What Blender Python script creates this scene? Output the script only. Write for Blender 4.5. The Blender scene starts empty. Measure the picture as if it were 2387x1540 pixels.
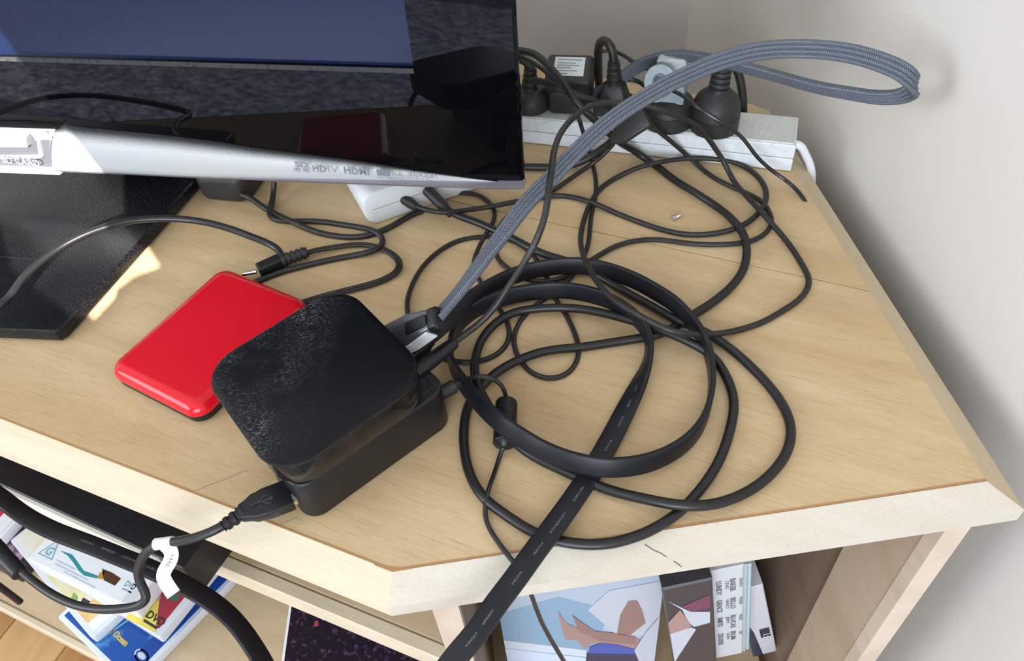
import bpy, bmesh, math, random
import numpy as np
from mathutils import Vector, Matrix
random.seed(4)
S = bpy.context.scene
COL = S.collection
# ------------------------------------------------------------------ camera, world, lights, exposure
T = 0.565                                   # table top above the floor
CAMH = 0.385                                # camera above the table top
FPX, CX, CY = 1859.4, 1193.5, 770.0
RC = np.array([[0.98949547, -0.12640702, -0.07014259],
               [0.14040989, 0.72487798, 0.67441602],
               [0.0344061, 0.67718031, -0.73501228]])
CAM = np.array([0.0, 0.0, T + CAMH])
cd = bpy.data.cameras.new('camera'); cam = bpy.data.objects.new('camera', cd); COL.objects.link(cam)
cd.sensor_width = 36.0; cd.lens = 36.0 * FPX / 2387.0; cd.clip_start = 0.01
cam.matrix_world = Matrix(((RC[0][0], RC[1][0], -RC[2][0], CAM[0]), (RC[0][1], RC[1][1], -RC[2][1], CAM[1]),
                           (RC[0][2], RC[1][2], -RC[2][2], CAM[2]), (0, 0, 0, 1)))
S.camera = cam
S.view_settings.view_transform = 'Standard'; S.view_settings.look = 'None'
S.view_settings.gamma = 1.0; S.view_settings.use_curve_mapping = False
S.view_settings.exposure = -0.24
w = bpy.data.worlds.new('sky'); S.world = w; w.use_nodes = True
bg = w.node_tree.nodes['Background']; bg.inputs[0].default_value = (0.72, 0.84, 1.0, 1); bg.inputs[1].default_value = 1.0
SUN_TRAVEL = Vector((-0.13, 0.80, -0.46)).normalized()
sd = bpy.data.lights.new('sun', 'SUN'); sd.energy = 24.0; sd.angle = 0.0013; sd.color = (1.0, 0.93, 0.83)
so = bpy.data.objects.new('sun', sd); COL.objects.link(so); so.rotation_euler = SUN_TRAVEL.to_track_quat('-Z', 'Y').to_euler()

def area(name, loc, target, sx, sy, power, color):
    l = bpy.data.lights.new(name, 'AREA'); l.shape = 'RECTANGLE'; l.size = sx; l.size_y = sy; l.energy = power; l.color = color
    o = bpy.data.objects.new(name, l); COL.objects.link(o); o.location = loc
    o.rotation_euler = (Vector(target) - Vector(loc)).to_track_quat('-Z', 'Y').to_euler()
    return o
WIN_F = (-0.82, -2.30, 1.32)                # centre of the big front window
area('window_daylight', (WIN_F[0], WIN_F[1] + 0.10, WIN_F[2]), (WIN_F[0], 0, WIN_F[2] - 0.25), 1.6, 1.35, 88, (0.83, 0.91, 1.0))
area('side_window_daylight', (-2.72, -0.3, 1.5), (0, -0.1, 1.3), 1.5, 1.3, 58, (0.84, 0.92, 1.0))

# ------------------------------------------------------------------ pixel rays met with real planes
def ray(px, py):
    d = np.array([(px - CX) / FPX, -(py - CY) / FPX, 1.0]); return d @ RC
def P(px, py, h=0.0):                       # point on the plane h above the table top
    d = ray(px, py); s = (h - CAMH) / d[2]; return Vector(CAM + d * s)
def Pz(px, py, z):                          # point at world height z
    return P(px, py, z - T)
def Py(px, py, y):
    d = ray(px, py); return Vector(CAM + d * (y / d[1]))
def Px(px, py, x):
    d = ray(px, py); return Vector(CAM + d * (x / d[0]))
def Pd(px, py, depth): return Vector(CAM + ray(px, py) * depth)

# ------------------------------------------------------------------ materials
def mat(name, col, rough=0.5, metal=0.0, spec=0.5, ior=None, noise=None, bump=None, trans=0.0, coat=0.0, alpha=1.0):
    m = bpy.data.materials.new(name); m.use_nodes = True; nt = m.node_tree; b = nt.nodes['Principled BSDF']
    b.inputs['Base Color'].default_value = (*col, 1); b.inputs['Roughness'].default_value = rough
    b.inputs['Metallic'].default_value = metal; b.inputs['Specular IOR Level'].default_value = spec
    if ior: b.inputs['IOR'].default_value = ior
    if trans: b.inputs['Transmission Weight'].default_value = trans
    if coat: b.inputs['Coat Weight'].default_value = coat; b.inputs['Coat Roughness'].default_value = 0.05
    if alpha < 1: b.inputs['Alpha'].default_value = alpha
    if noise or bump:
        tc = nt.nodes.new('ShaderNodeTexCoord')
    if noise:                               # (scale, colour 2, low, high)
        n = nt.nodes.new('ShaderNodeTexNoise'); n.inputs['Scale'].default_value = noise[0]; n.inputs['Detail'].default_value = 6
        nt.links.new(tc.outputs['Object'], n.inputs['Vector'])
        r = nt.nodes.new('ShaderNodeMapRange'); r.inputs['From Min'].default_value = noise[2]; r.inputs['From Max'].default_value = noise[3]
        nt.links.new(n.outputs['Fac'], r.inputs['Value'])
        mx = nt.nodes.new('ShaderNodeMix'); mx.data_type = 'RGBA'
        mx.inputs['A'].default_value = (*col, 1); mx.inputs['B'].default_value = (*noise[1], 1)
        nt.links.new(r.outputs['Result'], mx.inputs['Factor']); nt.links.new(mx.outputs['Result'], b.inputs['Base Color'])
    if bump:                                # (scale, strength, distance)
        n2 = nt.nodes.new('ShaderNodeTexNoise'); n2.inputs['Scale'].default_value = bump[0]; n2.inputs['Detail'].default_value = 4
        nt.links.new(tc.outputs['Object'], n2.inputs['Vector'])
        bp = nt.nodes.new('ShaderNodeBump'); bp.inputs['Strength'].default_value = bump[1]; bp.inputs['Distance'].default_value = bump[2]
        nt.links.new(n2.outputs['Fac'], bp.inputs['Height']); nt.links.new(bp.outputs['Normal'], b.inputs['Normal'])
    return m

def wood(name, light, dark, streak, ang, rough=0.5, fine=1.0):
    """grain runs along direction ang (degrees, about z)"""
    m = bpy.data.materials.new(name); m.use_nodes = True; nt = m.node_tree; b = nt.nodes['Principled BSDF']
    L = nt.links.new
    g = nt.nodes.new('ShaderNodeNewGeometry')
    rot = nt.nodes.new('ShaderNodeVectorRotate'); rot.rotation_type = 'Z_AXIS'; rot.inputs['Angle'].default_value = -math.radians(ang)
    L(g.outputs['Position'], rot.inputs['Vector'])
    def nz(sx, sy, sz, det, rgh=0.55, dist=0.0):
        mp = nt.nodes.new('ShaderNodeMapping'); mp.inputs['Scale'].default_value = (sx, sy, sz); L(rot.outputs['Vector'], mp.inputs['Vector'])
        n = nt.nodes.new('ShaderNodeTexNoise'); n.inputs['Scale'].default_value = 1.0; n.inputs['Detail'].default_value = det
        n.inputs['Roughness'].default_value = rgh; n.inputs['Distortion'].default_value = dist
        L(mp.outputs['Vector'], n.inputs['Vector']); return n
    def rng(n, a, c):
        r = nt.nodes.new('ShaderNodeMapRange'); r.inputs['From Min'].default_value = a; r.inputs['From Max'].default_value = c
        L(n.outputs['Fac'], r.inputs['Value']); return r
    def mix(f, A, B, k=1.0):
        mx = nt.nodes.new('ShaderNodeMix'); mx.data_type = 'RGBA'
        if k != 1.0:
            mu = nt.nodes.new('ShaderNodeMath'); mu.operation = 'MULTIPLY'; mu.inputs[1].default_value = k; L(f, mu.inputs[0]); f = mu.outputs[0]
        L(f, mx.inputs['Factor'])
        for s, v in (('A', A), ('B', B)):
            if isinstance(v, tuple): mx.inputs[s].default_value = (*v, 1)
            else: L(v, mx.inputs[s])
        return mx.outputs['Result']
    broad = rng(nz(5, 32 * fine, 32, 4, 0.5, 0.4), 0.36, 0.66)
    c1 = mix(broad.outputs['Result'], light, dark)
    fin = rng(nz(75, 1900 * fine, 1900, 3, 0.6), 0.50, 0.74)
    med = rng(nz(30, 520 * fine, 520, 4, 0.6), 0.56, 0.80)
    c1 = mix(med.outputs['Result'], c1, streak, 0.40)
    c2 = mix(fin.outputs['Result'], c1, streak, 0.42)
    blot = rng(nz(9, 14, 14, 3), 0.56, 0.8)
    c3 = mix(blot.outputs['Result'], c2, streak, 0.28)
    L(c3, b.inputs['Base Color'])
    b.inputs['Roughness'].default_value = rough; b.inputs['Specular IOR Level'].default_value = 0.35
    bp = nt.nodes.new('ShaderNodeBump'); bp.inputs['Strength'].default_value = 0.12; bp.inputs['Distance'].default_value = 0.0006
    L(fin.outputs['Result'], bp.inputs['Height']); L(bp.outputs['Normal'], b.inputs['Normal'])
    return m

def dusty(name, base, dust, rough, scale=900, lo=0.56, hi=0.72, amount=0.5, patch=None, ior=1.5, stretch=(1, 1, 1), spec=0.5, mask=None):
    """black plastic with specks of dust; patch=(scale, lo, hi) lets the dust gather in places"""
    m = bpy.data.materials.new(name); m.use_nodes = True; nt = m.node_tree; b = nt.nodes['Principled BSDF']; L = nt.links.new
    tc = nt.nodes.new('ShaderNodeTexCoord')
    mp = nt.nodes.new('ShaderNodeMapping'); mp.inputs['Scale'].default_value = stretch; L(tc.outputs['Object'], mp.inputs['Vector'])
    n = nt.nodes.new('ShaderNodeTexNoise'); n.inputs['Scale'].default_value = scale; n.inputs['Detail'].default_value = 5; n.inputs['Roughness'].default_value = 0.7
    L(mp.outputs['Vector'], n.inputs['Vector'])
    r = nt.nodes.new('ShaderNodeMapRange'); r.inputs['From Min'].default_value = lo; r.inputs['From Max'].default_value = hi; r.inputs['To Max'].default_value = amount
    L(n.outputs['Fac'], r.inputs['Value']); f = r.outputs['Result']
    if patch:
        n2 = nt.nodes.new('ShaderNodeTexNoise'); n2.inputs['Scale'].default_value = patch[0]; n2.inputs['Detail'].default_value = 3
        L(tc.outputs['Object'], n2.inputs['Vector'])
        r2 = nt.nodes.new('ShaderNodeMapRange'); r2.inputs['From Min'].default_value = patch[1]; r2.inputs['From Max'].default_value = patch[2]
        L(n2.outputs['Fac'], r2.inputs['Value'])
        mu = nt.nodes.new('ShaderNodeMath'); mu.operation = 'MULTIPLY'; L(f, mu.inputs[0]); L(r2.outputs['Result'], mu.inputs[1]); f = mu.outputs[0]
    if mask:                                # reflected sun painted by keeping the dust to one side: (direction, offset)
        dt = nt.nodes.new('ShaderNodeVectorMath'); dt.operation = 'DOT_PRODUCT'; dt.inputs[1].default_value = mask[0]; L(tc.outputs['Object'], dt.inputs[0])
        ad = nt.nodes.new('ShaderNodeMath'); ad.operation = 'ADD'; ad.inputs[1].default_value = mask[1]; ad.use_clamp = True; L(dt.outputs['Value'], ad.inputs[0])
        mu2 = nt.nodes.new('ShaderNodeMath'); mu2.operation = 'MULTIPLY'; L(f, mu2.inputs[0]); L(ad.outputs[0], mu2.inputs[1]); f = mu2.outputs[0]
    mx = nt.nodes.new('ShaderNodeMix'); mx.data_type = 'RGBA'; mx.inputs['A'].default_value = (*base, 1); mx.inputs['B'].default_value = (*dust, 1)
    L(f, mx.inputs['Factor']); L(mx.outputs['Result'], b.inputs['Base Color'])
    b.inputs['Roughness'].default_value = rough; b.inputs['IOR'].default_value = ior; b.inputs['Specular IOR Level'].default_value = spec
    return m

def braid_mat(name, ca, cb, pu, nv):
    """herringbone weave from the uv of a sweep: u in metres along, v once around"""
    m = bpy.data.materials.new(name); m.use_nodes = True; nt = m.node_tree; b = nt.nodes['Principled BSDF']; L = nt.links.new
    uv = nt.nodes.new('ShaderNodeUVMap'); sp = nt.nodes.new('ShaderNodeSeparateXYZ'); L(uv.outputs['UV'], sp.inputs[0])
    def mth(op, a, c=None):
        n = nt.nodes.new('ShaderNodeMath'); n.operation = op
        for i, v in enumerate((a, c)):
            if v is None: continue
            if isinstance(v, (int, float)): n.inputs[i].default_value = v
            else: L(v, n.inputs[i])
        return n.outputs[0]
    u = mth('DIVIDE', sp.outputs[0], pu); v = mth('MULTIPLY', sp.outputs[1], nv)
    tri = mth('PINGPONG', v, 1.0)
    ph = mth('FRACT', mth('ADD', u, tri))
    st = mth('GREATER_THAN', ph, 0.5)
    lane = mth('LESS_THAN', mth('ABSOLUTE', mth('SUBTRACT', mth('FRACT', v), 0.5)), 0.40)
    f = mth('MULTIPLY', st, lane)
    mx = nt.nodes.new('ShaderNodeMix'); mx.data_type = 'RGBA'; mx.inputs['A'].default_value = (*ca, 1); mx.inputs['B'].default_value = (*cb, 1)
    L(f, mx.inputs['Factor']); L(mx.outputs['Result'], b.inputs['Base Color'])
    b.inputs['Roughness'].default_value = 0.55
    bp = nt.nodes.new('ShaderNodeBump'); bp.inputs['Strength'].default_value = 0.5; bp.inputs['Distance'].default_value = 0.0004
    L(f, bp.inputs['Height']); L(bp.outputs['Normal'], b.inputs['Normal'])
    return m

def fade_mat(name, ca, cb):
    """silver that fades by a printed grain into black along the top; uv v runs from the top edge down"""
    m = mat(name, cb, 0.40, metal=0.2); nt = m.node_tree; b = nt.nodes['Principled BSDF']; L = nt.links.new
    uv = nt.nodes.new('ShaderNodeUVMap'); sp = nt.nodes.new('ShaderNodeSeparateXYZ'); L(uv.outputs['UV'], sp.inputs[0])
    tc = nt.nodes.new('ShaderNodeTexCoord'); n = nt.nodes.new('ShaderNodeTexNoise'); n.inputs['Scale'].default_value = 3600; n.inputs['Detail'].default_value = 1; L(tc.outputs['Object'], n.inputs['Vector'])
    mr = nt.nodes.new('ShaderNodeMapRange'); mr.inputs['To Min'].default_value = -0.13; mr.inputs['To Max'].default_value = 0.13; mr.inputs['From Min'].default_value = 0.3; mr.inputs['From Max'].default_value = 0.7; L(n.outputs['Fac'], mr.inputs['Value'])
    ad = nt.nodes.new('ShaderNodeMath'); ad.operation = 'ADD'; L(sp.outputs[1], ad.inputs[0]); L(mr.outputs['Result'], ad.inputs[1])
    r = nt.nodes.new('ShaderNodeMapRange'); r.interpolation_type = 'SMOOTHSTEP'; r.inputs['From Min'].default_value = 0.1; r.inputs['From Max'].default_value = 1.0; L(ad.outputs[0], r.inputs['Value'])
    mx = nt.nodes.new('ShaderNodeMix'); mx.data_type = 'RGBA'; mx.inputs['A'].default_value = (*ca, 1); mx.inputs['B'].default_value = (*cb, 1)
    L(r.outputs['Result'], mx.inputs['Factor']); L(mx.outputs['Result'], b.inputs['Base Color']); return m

GR = -31.5
M = {}
M['top'] = wood('tabletop wood', (0.62, 0.458, 0.265), (0.52, 0.362, 0.188), (0.30, 0.19, 0.10), GR, 0.42)
M['lip_f'] = wood('front lipping wood', (0.64, 0.555, 0.41), (0.58, 0.485, 0.34), (0.42, 0.34, 0.24), -30.3, 0.5)
M['lip_r'] = wood('end lipping wood', (0.60, 0.545, 0.46), (0.555, 0.49, 0.39), (0.44, 0.365, 0.27), -32, 0.5)
M['side'] = wood('side lipping wood', (0.64, 0.53, 0.36), (0.56, 0.44, 0.28), (0.42, 0.31, 0.19), 90, 0.5)
M['veneer'] = mat('veneer edge', (0.42, 0.22, 0.09), 0.6)
M['shelf'] = wood('shelf wood', (0.58, 0.45, 0.29), (0.50, 0.37, 0.22), (0.34, 0.24, 0.14), -30.3, 0.5)
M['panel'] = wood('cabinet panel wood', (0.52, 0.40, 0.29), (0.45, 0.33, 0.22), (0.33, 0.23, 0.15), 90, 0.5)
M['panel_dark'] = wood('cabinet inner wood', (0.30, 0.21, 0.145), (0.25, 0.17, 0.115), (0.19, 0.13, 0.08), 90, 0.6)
M['panel_edge'] = wood('panel edge wood', (0.66, 0.54, 0.42), (0.58, 0.46, 0.35), (0.42, 0.33, 0.25), 90, 0.5)
M['board_a'] = wood('orange floorboard', (0.47, 0.25, 0.10), (0.38, 0.19, 0.07), (0.26, 0.12, 0.04), 62, 0.35)
M['board_b'] = wood('pale floorboard', (0.58, 0.37, 0.17), (0.50, 0.30, 0.13), (0.36, 0.2, 0.08), 62, 0.35)
M['wall'] = mat('painted wall', (0.64, 0.605, 0.55), 0.75, noise=(6, (0.62, 0.585, 0.53), 0.4, 0.6), bump=(260, 0.12, 0.0006))
M['white_paint'] = mat('white paint', (0.75, 0.75, 0.74), 0.4)
M['ceil'] = mat('ceiling paint', (0.75, 0.74, 0.72), 0.8)
M['rug'] = mat('blue grey rug', (0.17, 0.19, 0.29), 0.95, noise=(30, (0.43, 0.47, 0.64), 0.36, 0.64), bump=(34, 1.0, 0.02))
M['gloss'] = dusty('glossy black bezel', (0.002, 0.002, 0.0025), (0.4, 0.4, 0.4), 0.02, 900, 0.82, 0.86, 0.4, ior=1.5, spec=0.16)
M['screen'] = mat('screen glass', (0.003, 0.011, 0.042), 0.20, spec=0.42, ior=1.5, noise=(900, (0.005, 0.008, 0.028), 0.35, 0.65))
M['ledge'] = mat('dusty ledge', (0.045, 0.045, 0.048), 0.8, spec=0.1, noise=(300, (0.02, 0.02, 0.02), 0.5, 0.7))
M['silver'] = mat('silver plastic', (0.40, 0.415, 0.42), 0.42, metal=0.2)
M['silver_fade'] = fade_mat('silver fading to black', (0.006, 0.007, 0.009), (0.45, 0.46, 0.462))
M['silver_dark'] = mat('silver underside', (0.33, 0.31, 0.36), 0.4, metal=0.4)
M['grey_rec'] = mat('grey recess plastic', (0.075, 0.08, 0.095), 0.5, bump=(900, 0.3, 0.0004))
M['white_pl'] = mat('white plastic', (0.72, 0.74, 0.76), 0.35)
M['strip'] = mat('power strip plastic', (0.66, 0.69, 0.72), 0.42, noise=(300, (0.55, 0.56, 0.53), 0.5, 0.8))
M['strip_top'] = mat('power strip dusty top', (0.58, 0.59, 0.56), 0.55, noise=(500, (0.48, 0.48, 0.43), 0.45, 0.75))
M['stand'] = dusty('dusty black stand', (0.004, 0.004, 0.005), (0.30, 0.30, 0.31), 0.26, 1000, 0.49, 0.72, 0.17, patch=(11, 0.2, 0.55), ior=1.45, spec=0.4)
M['atv'] = dusty('matt black with dust and painted sun', (0.0045, 0.0045, 0.0055), (0.46, 0.48, 0.52), 0.30, 620, 0.535, 0.68, 0.75, patch=(30, 0.36, 0.68), stretch=(1.0, 3.4, 1), spec=0.20, mask=((-34, 8, 0), 0.42))  # real dust, but its one-sided brightness is reflected sun put into the colour
M['atv_side'] = mat('glossy black side', (0.008, 0.007, 0.007), 0.16, spec=0.22, noise=(90, (0.02, 0.016, 0.013), 0.4, 0.7))
M['brick'] = mat('matt black plastic', (0.0065, 0.0065, 0.0085), 0.40, spec=0.4, bump=(2500, 0.12, 0.0002))
M['red'] = mat('glossy red plastic', (0.64, 0.006, 0.016), 0.20, spec=0.3, coat=0.2)
M['black'] = mat('black rubber', (0.010, 0.0095, 0.010), 0.36, spec=0.45)
M['black2'] = dusty('dusty black rubber', (0.012, 0.0105, 0.0102), (0.055, 0.049, 0.045), 0.46, 500, 0.5, 0.7, 0.6)
M['black3'] = mat('satin black cable', (0.013, 0.013, 0.015), 0.30)
M['flat'] = mat('flat cable jacket', (0.0085, 0.009, 0.0125), 0.40, spec=0.38)
M['plug'] = dusty('dusty black plug', (0.017, 0.0162, 0.0158), (0.085, 0.08, 0.076), 0.5, 900, 0.46, 0.74, 0.35)
M['braid'] = braid_mat('blue grey braid', (0.034, 0.040, 0.054), (0.195, 0.222, 0.268), 0.0012, 26)
M['gunmetal'] = mat('gunmetal connector', (0.13, 0.14, 0.15), 0.32, metal=0.6)
M['chrome'] = mat('chrome', (0.85, 0.85, 0.86), 0.12, metal=1.0)
M['screw'] = mat('dull metal', (0.55, 0.53, 0.50), 0.35, metal=0.8)
M['grey_plug'] = mat('pale grey plug plastic', (0.30, 0.36, 0.40), 0.5, noise=(200, (0.25, 0.30, 0.33), 0.4, 0.7))
M['slot_pl'] = mat('slot plastic', (0.36, 0.38, 0.42), 0.4)
M['grey_clear'] = mat('milky grey plastic', (0.42, 0.45, 0.46), 0.4)
M['label'] = mat('paper label', (0.60, 0.63, 0.63), 0.6)
M['print_grey'] = mat('grey print', (0.16, 0.18, 0.22), 0.6)
M['print_pale'] = mat('pale grey print', (0.21, 0.23, 0.26), 0.6)
M['print_white'] = mat('white print', (0.50, 0.54, 0.60), 0.6)
M['print_dim'] = mat('dim white print', (0.20, 0.23, 0.28), 0.6)
M['print_black'] = mat('black print', (0.02, 0.02, 0.025), 0.6)
M['tape'] = mat('white label tape', (0.80, 0.80, 0.81), 0.45)
M['dev_top'] = dusty('black device top', (0.006, 0.006, 0.008), (0.10, 0.11, 0.13), 0.45, 700, 0.5, 0.75, 0.4, patch=(16, 0.42, 0.65))
M['dev_face'] = mat('cream device face', (0.78, 0.74, 0.62), 0.35)
M['dev_low'] = mat('brown device face', (0.16, 0.085, 0.03), 0.4, noise=(20, (0.10, 0.055, 0.025), 0.4, 0.6))
def flat(name, c, r=0.45): return mat(name, c, r)
M['clear'] = mat('clear case plastic', (0.62, 0.66, 0.71), 0.2)
M['case_white'] = mat('white case plastic', (0.74, 0.77, 0.80), 0.3)
M['case_black'] = mat('black case plastic', (0.012, 0.012, 0.015), 0.3)

# ------------------------------------------------------------------ object helpers
ORG = {}
def link(name, me, m, parent=None, smooth=38):
    if m: 
        for mm in (m if isinstance(m, (list, tuple)) else [m]): me.materials.append(mm)
    if smooth:
        me.polygons.foreach_set('use_smooth', [True] * len(me.polygons)); me.set_sharp_from_angle(angle=math.radians(smooth))
    o = bpy.data.objects.new(name, me); COL.objects.link(o)
    if parent is not None:
        po = ORG[parent.name]; me.transform(Matrix.Translation(-po)); o.parent = parent; ORG[o.name] = po
    else:
        n = len(me.vertices); co = np.empty(n * 3); me.vertices.foreach_get('co', co); co = co.reshape(-1, 3)
        b = Vector(((co[:, 0].min() + co[:, 0].max()) / 2, (co[:, 1].min() + co[:, 1].max()) / 2, co[:, 2].min()))
        me.transform(Matrix.Translation(-b)); o.location = b; ORG[o.name] = b
    return o
def tag(o, label=None, cat=None, group=None, kind=None):
    if label: o['label'] = label
    if cat: o['category'] = cat
    if group: o['group'] = group
    if kind: o['kind'] = kind
    return o
def thing(name, loc, label, cat, group=None, kind=None):
    o = bpy.data.objects.new(name, None); COL.objects.link(o); o.location = loc; o.empty_display_size = 0.02
    ORG[o.name] = Vector(loc); return tag(o, label, cat, group, kind)

class MB:
    def __init__(s): s.v = []; s.f = []; s.uv = None; s.mi = []
    def add(s, vs, fs, mi=0):
        k = len(s.v); s.v += [tuple(x) for x in vs]; s.f += [tuple(i + k for i in f) for f in fs]; s.mi += [mi] * len(fs); return s
    def loft(s, rings, cap=True, close=False, mi=0):
        k = len(s.v); n = len(rings[0]); fs = []
        for r in rings: s.v += [tuple(x) for x in r]
        R = len(rings)
        for i in range(R if close else R - 1):
            a = k + i * n; b = k + ((i + 1) % R) * n
            for j in range(n): fs.append((a + j, a + (j + 1) % n, b + (j + 1) % n, b + j))
        if cap and not close:
            fs.append(tuple(reversed(range(k, k + n)))); fs.append(tuple(range(k + (R - 1) * n, k + R * n)))
        s.f += fs; s.mi += [mi] * len(fs); return s
    def box(s, fr, x0, x1, y0, y1, z0, z1, bev=0.0, mi=0):
        """box in frame fr (Matrix 4x4), edges chamfered by bev"""
        def rg(z, i): return [fr @ Vector(p) for p in ((x0 + i, y0 + i, z), (x1 - i, y0 + i, z), (x1 - i, y1 - i, z), (x0 + i, y1 - i, z))]
        if bev: rr = [rg(z0, bev), rg(z0 + bev, 0), rg(z1 - bev, 0), rg(z1, bev)]
        else: rr = [rg(z0, 0), rg(z1, 0)]
        return s.loft(rr, mi=mi)
    def rbox(s, fr, w, d, z0, z1, r, bev=0.001, n=6, top=None, mi=0):
        """rounded-rectangle prism centred in fr"""
        t = bev if top is None else top
        lv = [(z0, bev), (z0 + bev * 0.3, bev * 0.3), (z0 + bev, 0)] + [(z1 - t + t * math.sin(a), t - t * math.cos(a)) for a in (0, 0.4, 0.8, 1.2, math.pi / 2)]
        return s.loft([[fr @ Vector((x, y, z)) for x, y in rrect(w - 2 * i, d - 2 * i, max(r - i, 0.0002), n)] for z, i in lv], mi=mi)
    def lathe(s, a, b, prof, n=20, mi=0):
        """profile (t along a->b in metres, radius)"""
        a = Vector(a); ax = (Vector(b) - a).normalized(); e1 = ax.orthogonal().normalized(); e2 = ax.cross(e1)
        return s.loft([[a + ax * t + (e1 * math.cos(2 * math.pi * k / n) + e2 * math.sin(2 * math.pi * k / n)) * r for k in range(n)] for t, r in prof], mi=mi)
    def prism(s, poly, z0, z1, bev=0.0, mi=0):
        """horizontal polygon (counter-clockwise, world xy) between two heights"""
        lv = [(z0, 0), (z1, 0)] if not bev else [(z0, bev), (z0 + bev, 0), (z1 - bev, 0), (z1, bev)]
        return s.loft([[(x, y, z) for x, y in inset(poly, i)] for z, i in lv], mi=mi)
    def mesh(s, name):
        me = bpy.data.meshes.new(name); me.from_pydata(s.v, [], s.f)
        if any(s.mi): me.polygons.foreach_set('material_index', s.mi)
        if s.uv is not None:
            ul = me.uv_layers.new(name='UVMap')
            for p in me.polygons:
                for li, vi in zip(p.loop_indices, p.vertices): ul.data[li].uv = s.uv[vi]
        me.update(); return me
    def build(s, name, m, parent=None, smooth=38): return link(name, s.mesh(name), m, parent, smooth)

def rrect(w, d, r, n=6):
    pts = []; r = min(r, w / 2 - 1e-5, d / 2 - 1e-5)
    for cx, cy, a0 in ((w / 2 - r, d / 2 - r, 0), (-w / 2 + r, d / 2 - r, 90), (-w / 2 + r, -d / 2 + r, 180), (w / 2 - r, -d / 2 + r, 270)):
        for k in range(n + 1):
            a = math.radians(a0 + 90 * k / n); pts.append((cx + r * math.cos(a), cy + r * math.sin(a)))
    return pts
def inset(poly, d):
    if not d: return poly
    out = []; n = len(poly)
    for i in range(n):
        p0, p1, p2 = (Vector(poly[(i + k) % n]) for k in (-1, 0, 1))
        e1 = (p1 - p0).normalized(); e2 = (p2 - p1).normalized(); n1 = Vector((-e1.y, e1.x)); n2 = Vector((-e2.y, e2.x))
        q = (n1 + n2) / max(0.2, 1 + n1.dot(n2)); out.append(tuple(p1 + q * d))
    return out
def clip(poly, n, c):                       # keep n.p <= c
    out = []
    for i in range(len(poly)):
        a = Vector(poly[i]); b = Vector(poly[(i + 1) % len(poly)]); da = n.dot(a) - c; db = n.dot(b) - c
        if da <= 0: out.append(tuple(a))
        if da * db < 0: out.append(tuple(a + (b - a) * (da / (da - db))))
    return out
def frame(o, yaw=0.0): return Matrix.Translation(Vector(o)) @ Matrix.Rotation(math.radians(yaw), 4, 'Z')
def frame3(o, x, z):                        # origin, x axis, approximate z axis
    x = Vector(x).normalized(); z = Vector(z); z = (z - x * x.dot(z)).normalized(); y = z.cross(x)
    return Matrix(((x.x, y.x, z.x, o[0]), (x.y, y.y, z.y, o[1]), (x.z, y.z, z.z, o[2]), (0, 0, 0, 1)))

# ---- sweeps (cables)
def smooth_path(pts, step=0.003, it=4):
    """Catmull-Rom through rows of numbers (first three are xyz), resampled evenly"""
    A = np.array(pts, float); n = len(A); out = []
    d = np.r_[0, np.cumsum(np.maximum(1e-5, np.linalg.norm(np.diff(A[:, :3], axis=0), axis=1)) ** 0.5)]
    E = np.vstack([2 * A[0] - A[1], A, 2 * A[-1] - A[-2]]); t = np.r_[d[0] - (d[1] - d[0]), d, d[-1] + (d[-1] - d[-2])]
    for i in range(1, n):
        p0, p1, p2, p3 = E[i - 1:i + 3]; t0, t1, t2, t3 = t[i - 1:i + 3]
        m = max(3, int(np.linalg.norm(p2[:3] - p1[:3]) / step * 2))
        for k in range(m):
            s = t1 + (t2 - t1) * k / m
            a1 = (t1 - s) / (t1 - t0) * p0 + (s - t0) / (t1 - t0) * p1; a2 = (t2 - s) / (t2 - t1) * p1 + (s - t1) / (t2 - t1) * p2
            a3 = (t3 - s) / (t3 - t2) * p2 + (s - t2) / (t3 - t2) * p3
            b1 = (t2 - s) / (t2 - t0) * a1 + (s - t0) / (t2 - t0) * a2; b2 = (t3 - s) / (t3 - t1) * a2 + (s - t1) / (t3 - t1) * a3
            out.append((t2 - s) / (t2 - t1) * b1 + (s - t1) / (t2 - t1) * b2)
    out.append(A[-1]); out = np.array(out)
    L = np.r_[0, np.cumsum(np.linalg.norm(np.diff(out[:, :3], axis=0), axis=1))]
    N = max(4, int(L[-1] / step)); s = np.linspace(0, L[-1], N + 1)
    out = np.array([np.interp(s, L, out[:, k]) for k in range(out.shape[1])]).T
    for _ in range(it):
        q = out.copy(); q[1:-1] = 0.25 * out[:-2] + 0.5 * out[1:-1] + 0.25 * out[2:]; out = q
    return out, s
def frames(path):
    T_ = np.gradient(path[:, :3], axis=0); T_ /= np.linalg.norm(T_, axis=1)[:, None]
    side = np.cross(T_, [0, 0, 1.0]); nn = np.linalg.norm(side, axis=1)
    last = None
    for i in range(len(side)):
        if nn[i] > 0.12: side[i] /= nn[i]
        else: side[i] = last if last is not None else np.array([1.0, 0, 0]); side[i] -= T_[i] * (side[i] @ T_[i]); side[i] /= np.linalg.norm(side[i])
        if last is not None and side[i] @ last < -0.3 and nn[i] < 0.35: side[i] = -side[i]
        last = side[i]
    up = np.cross(side, T_)
    return T_, side, up
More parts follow.
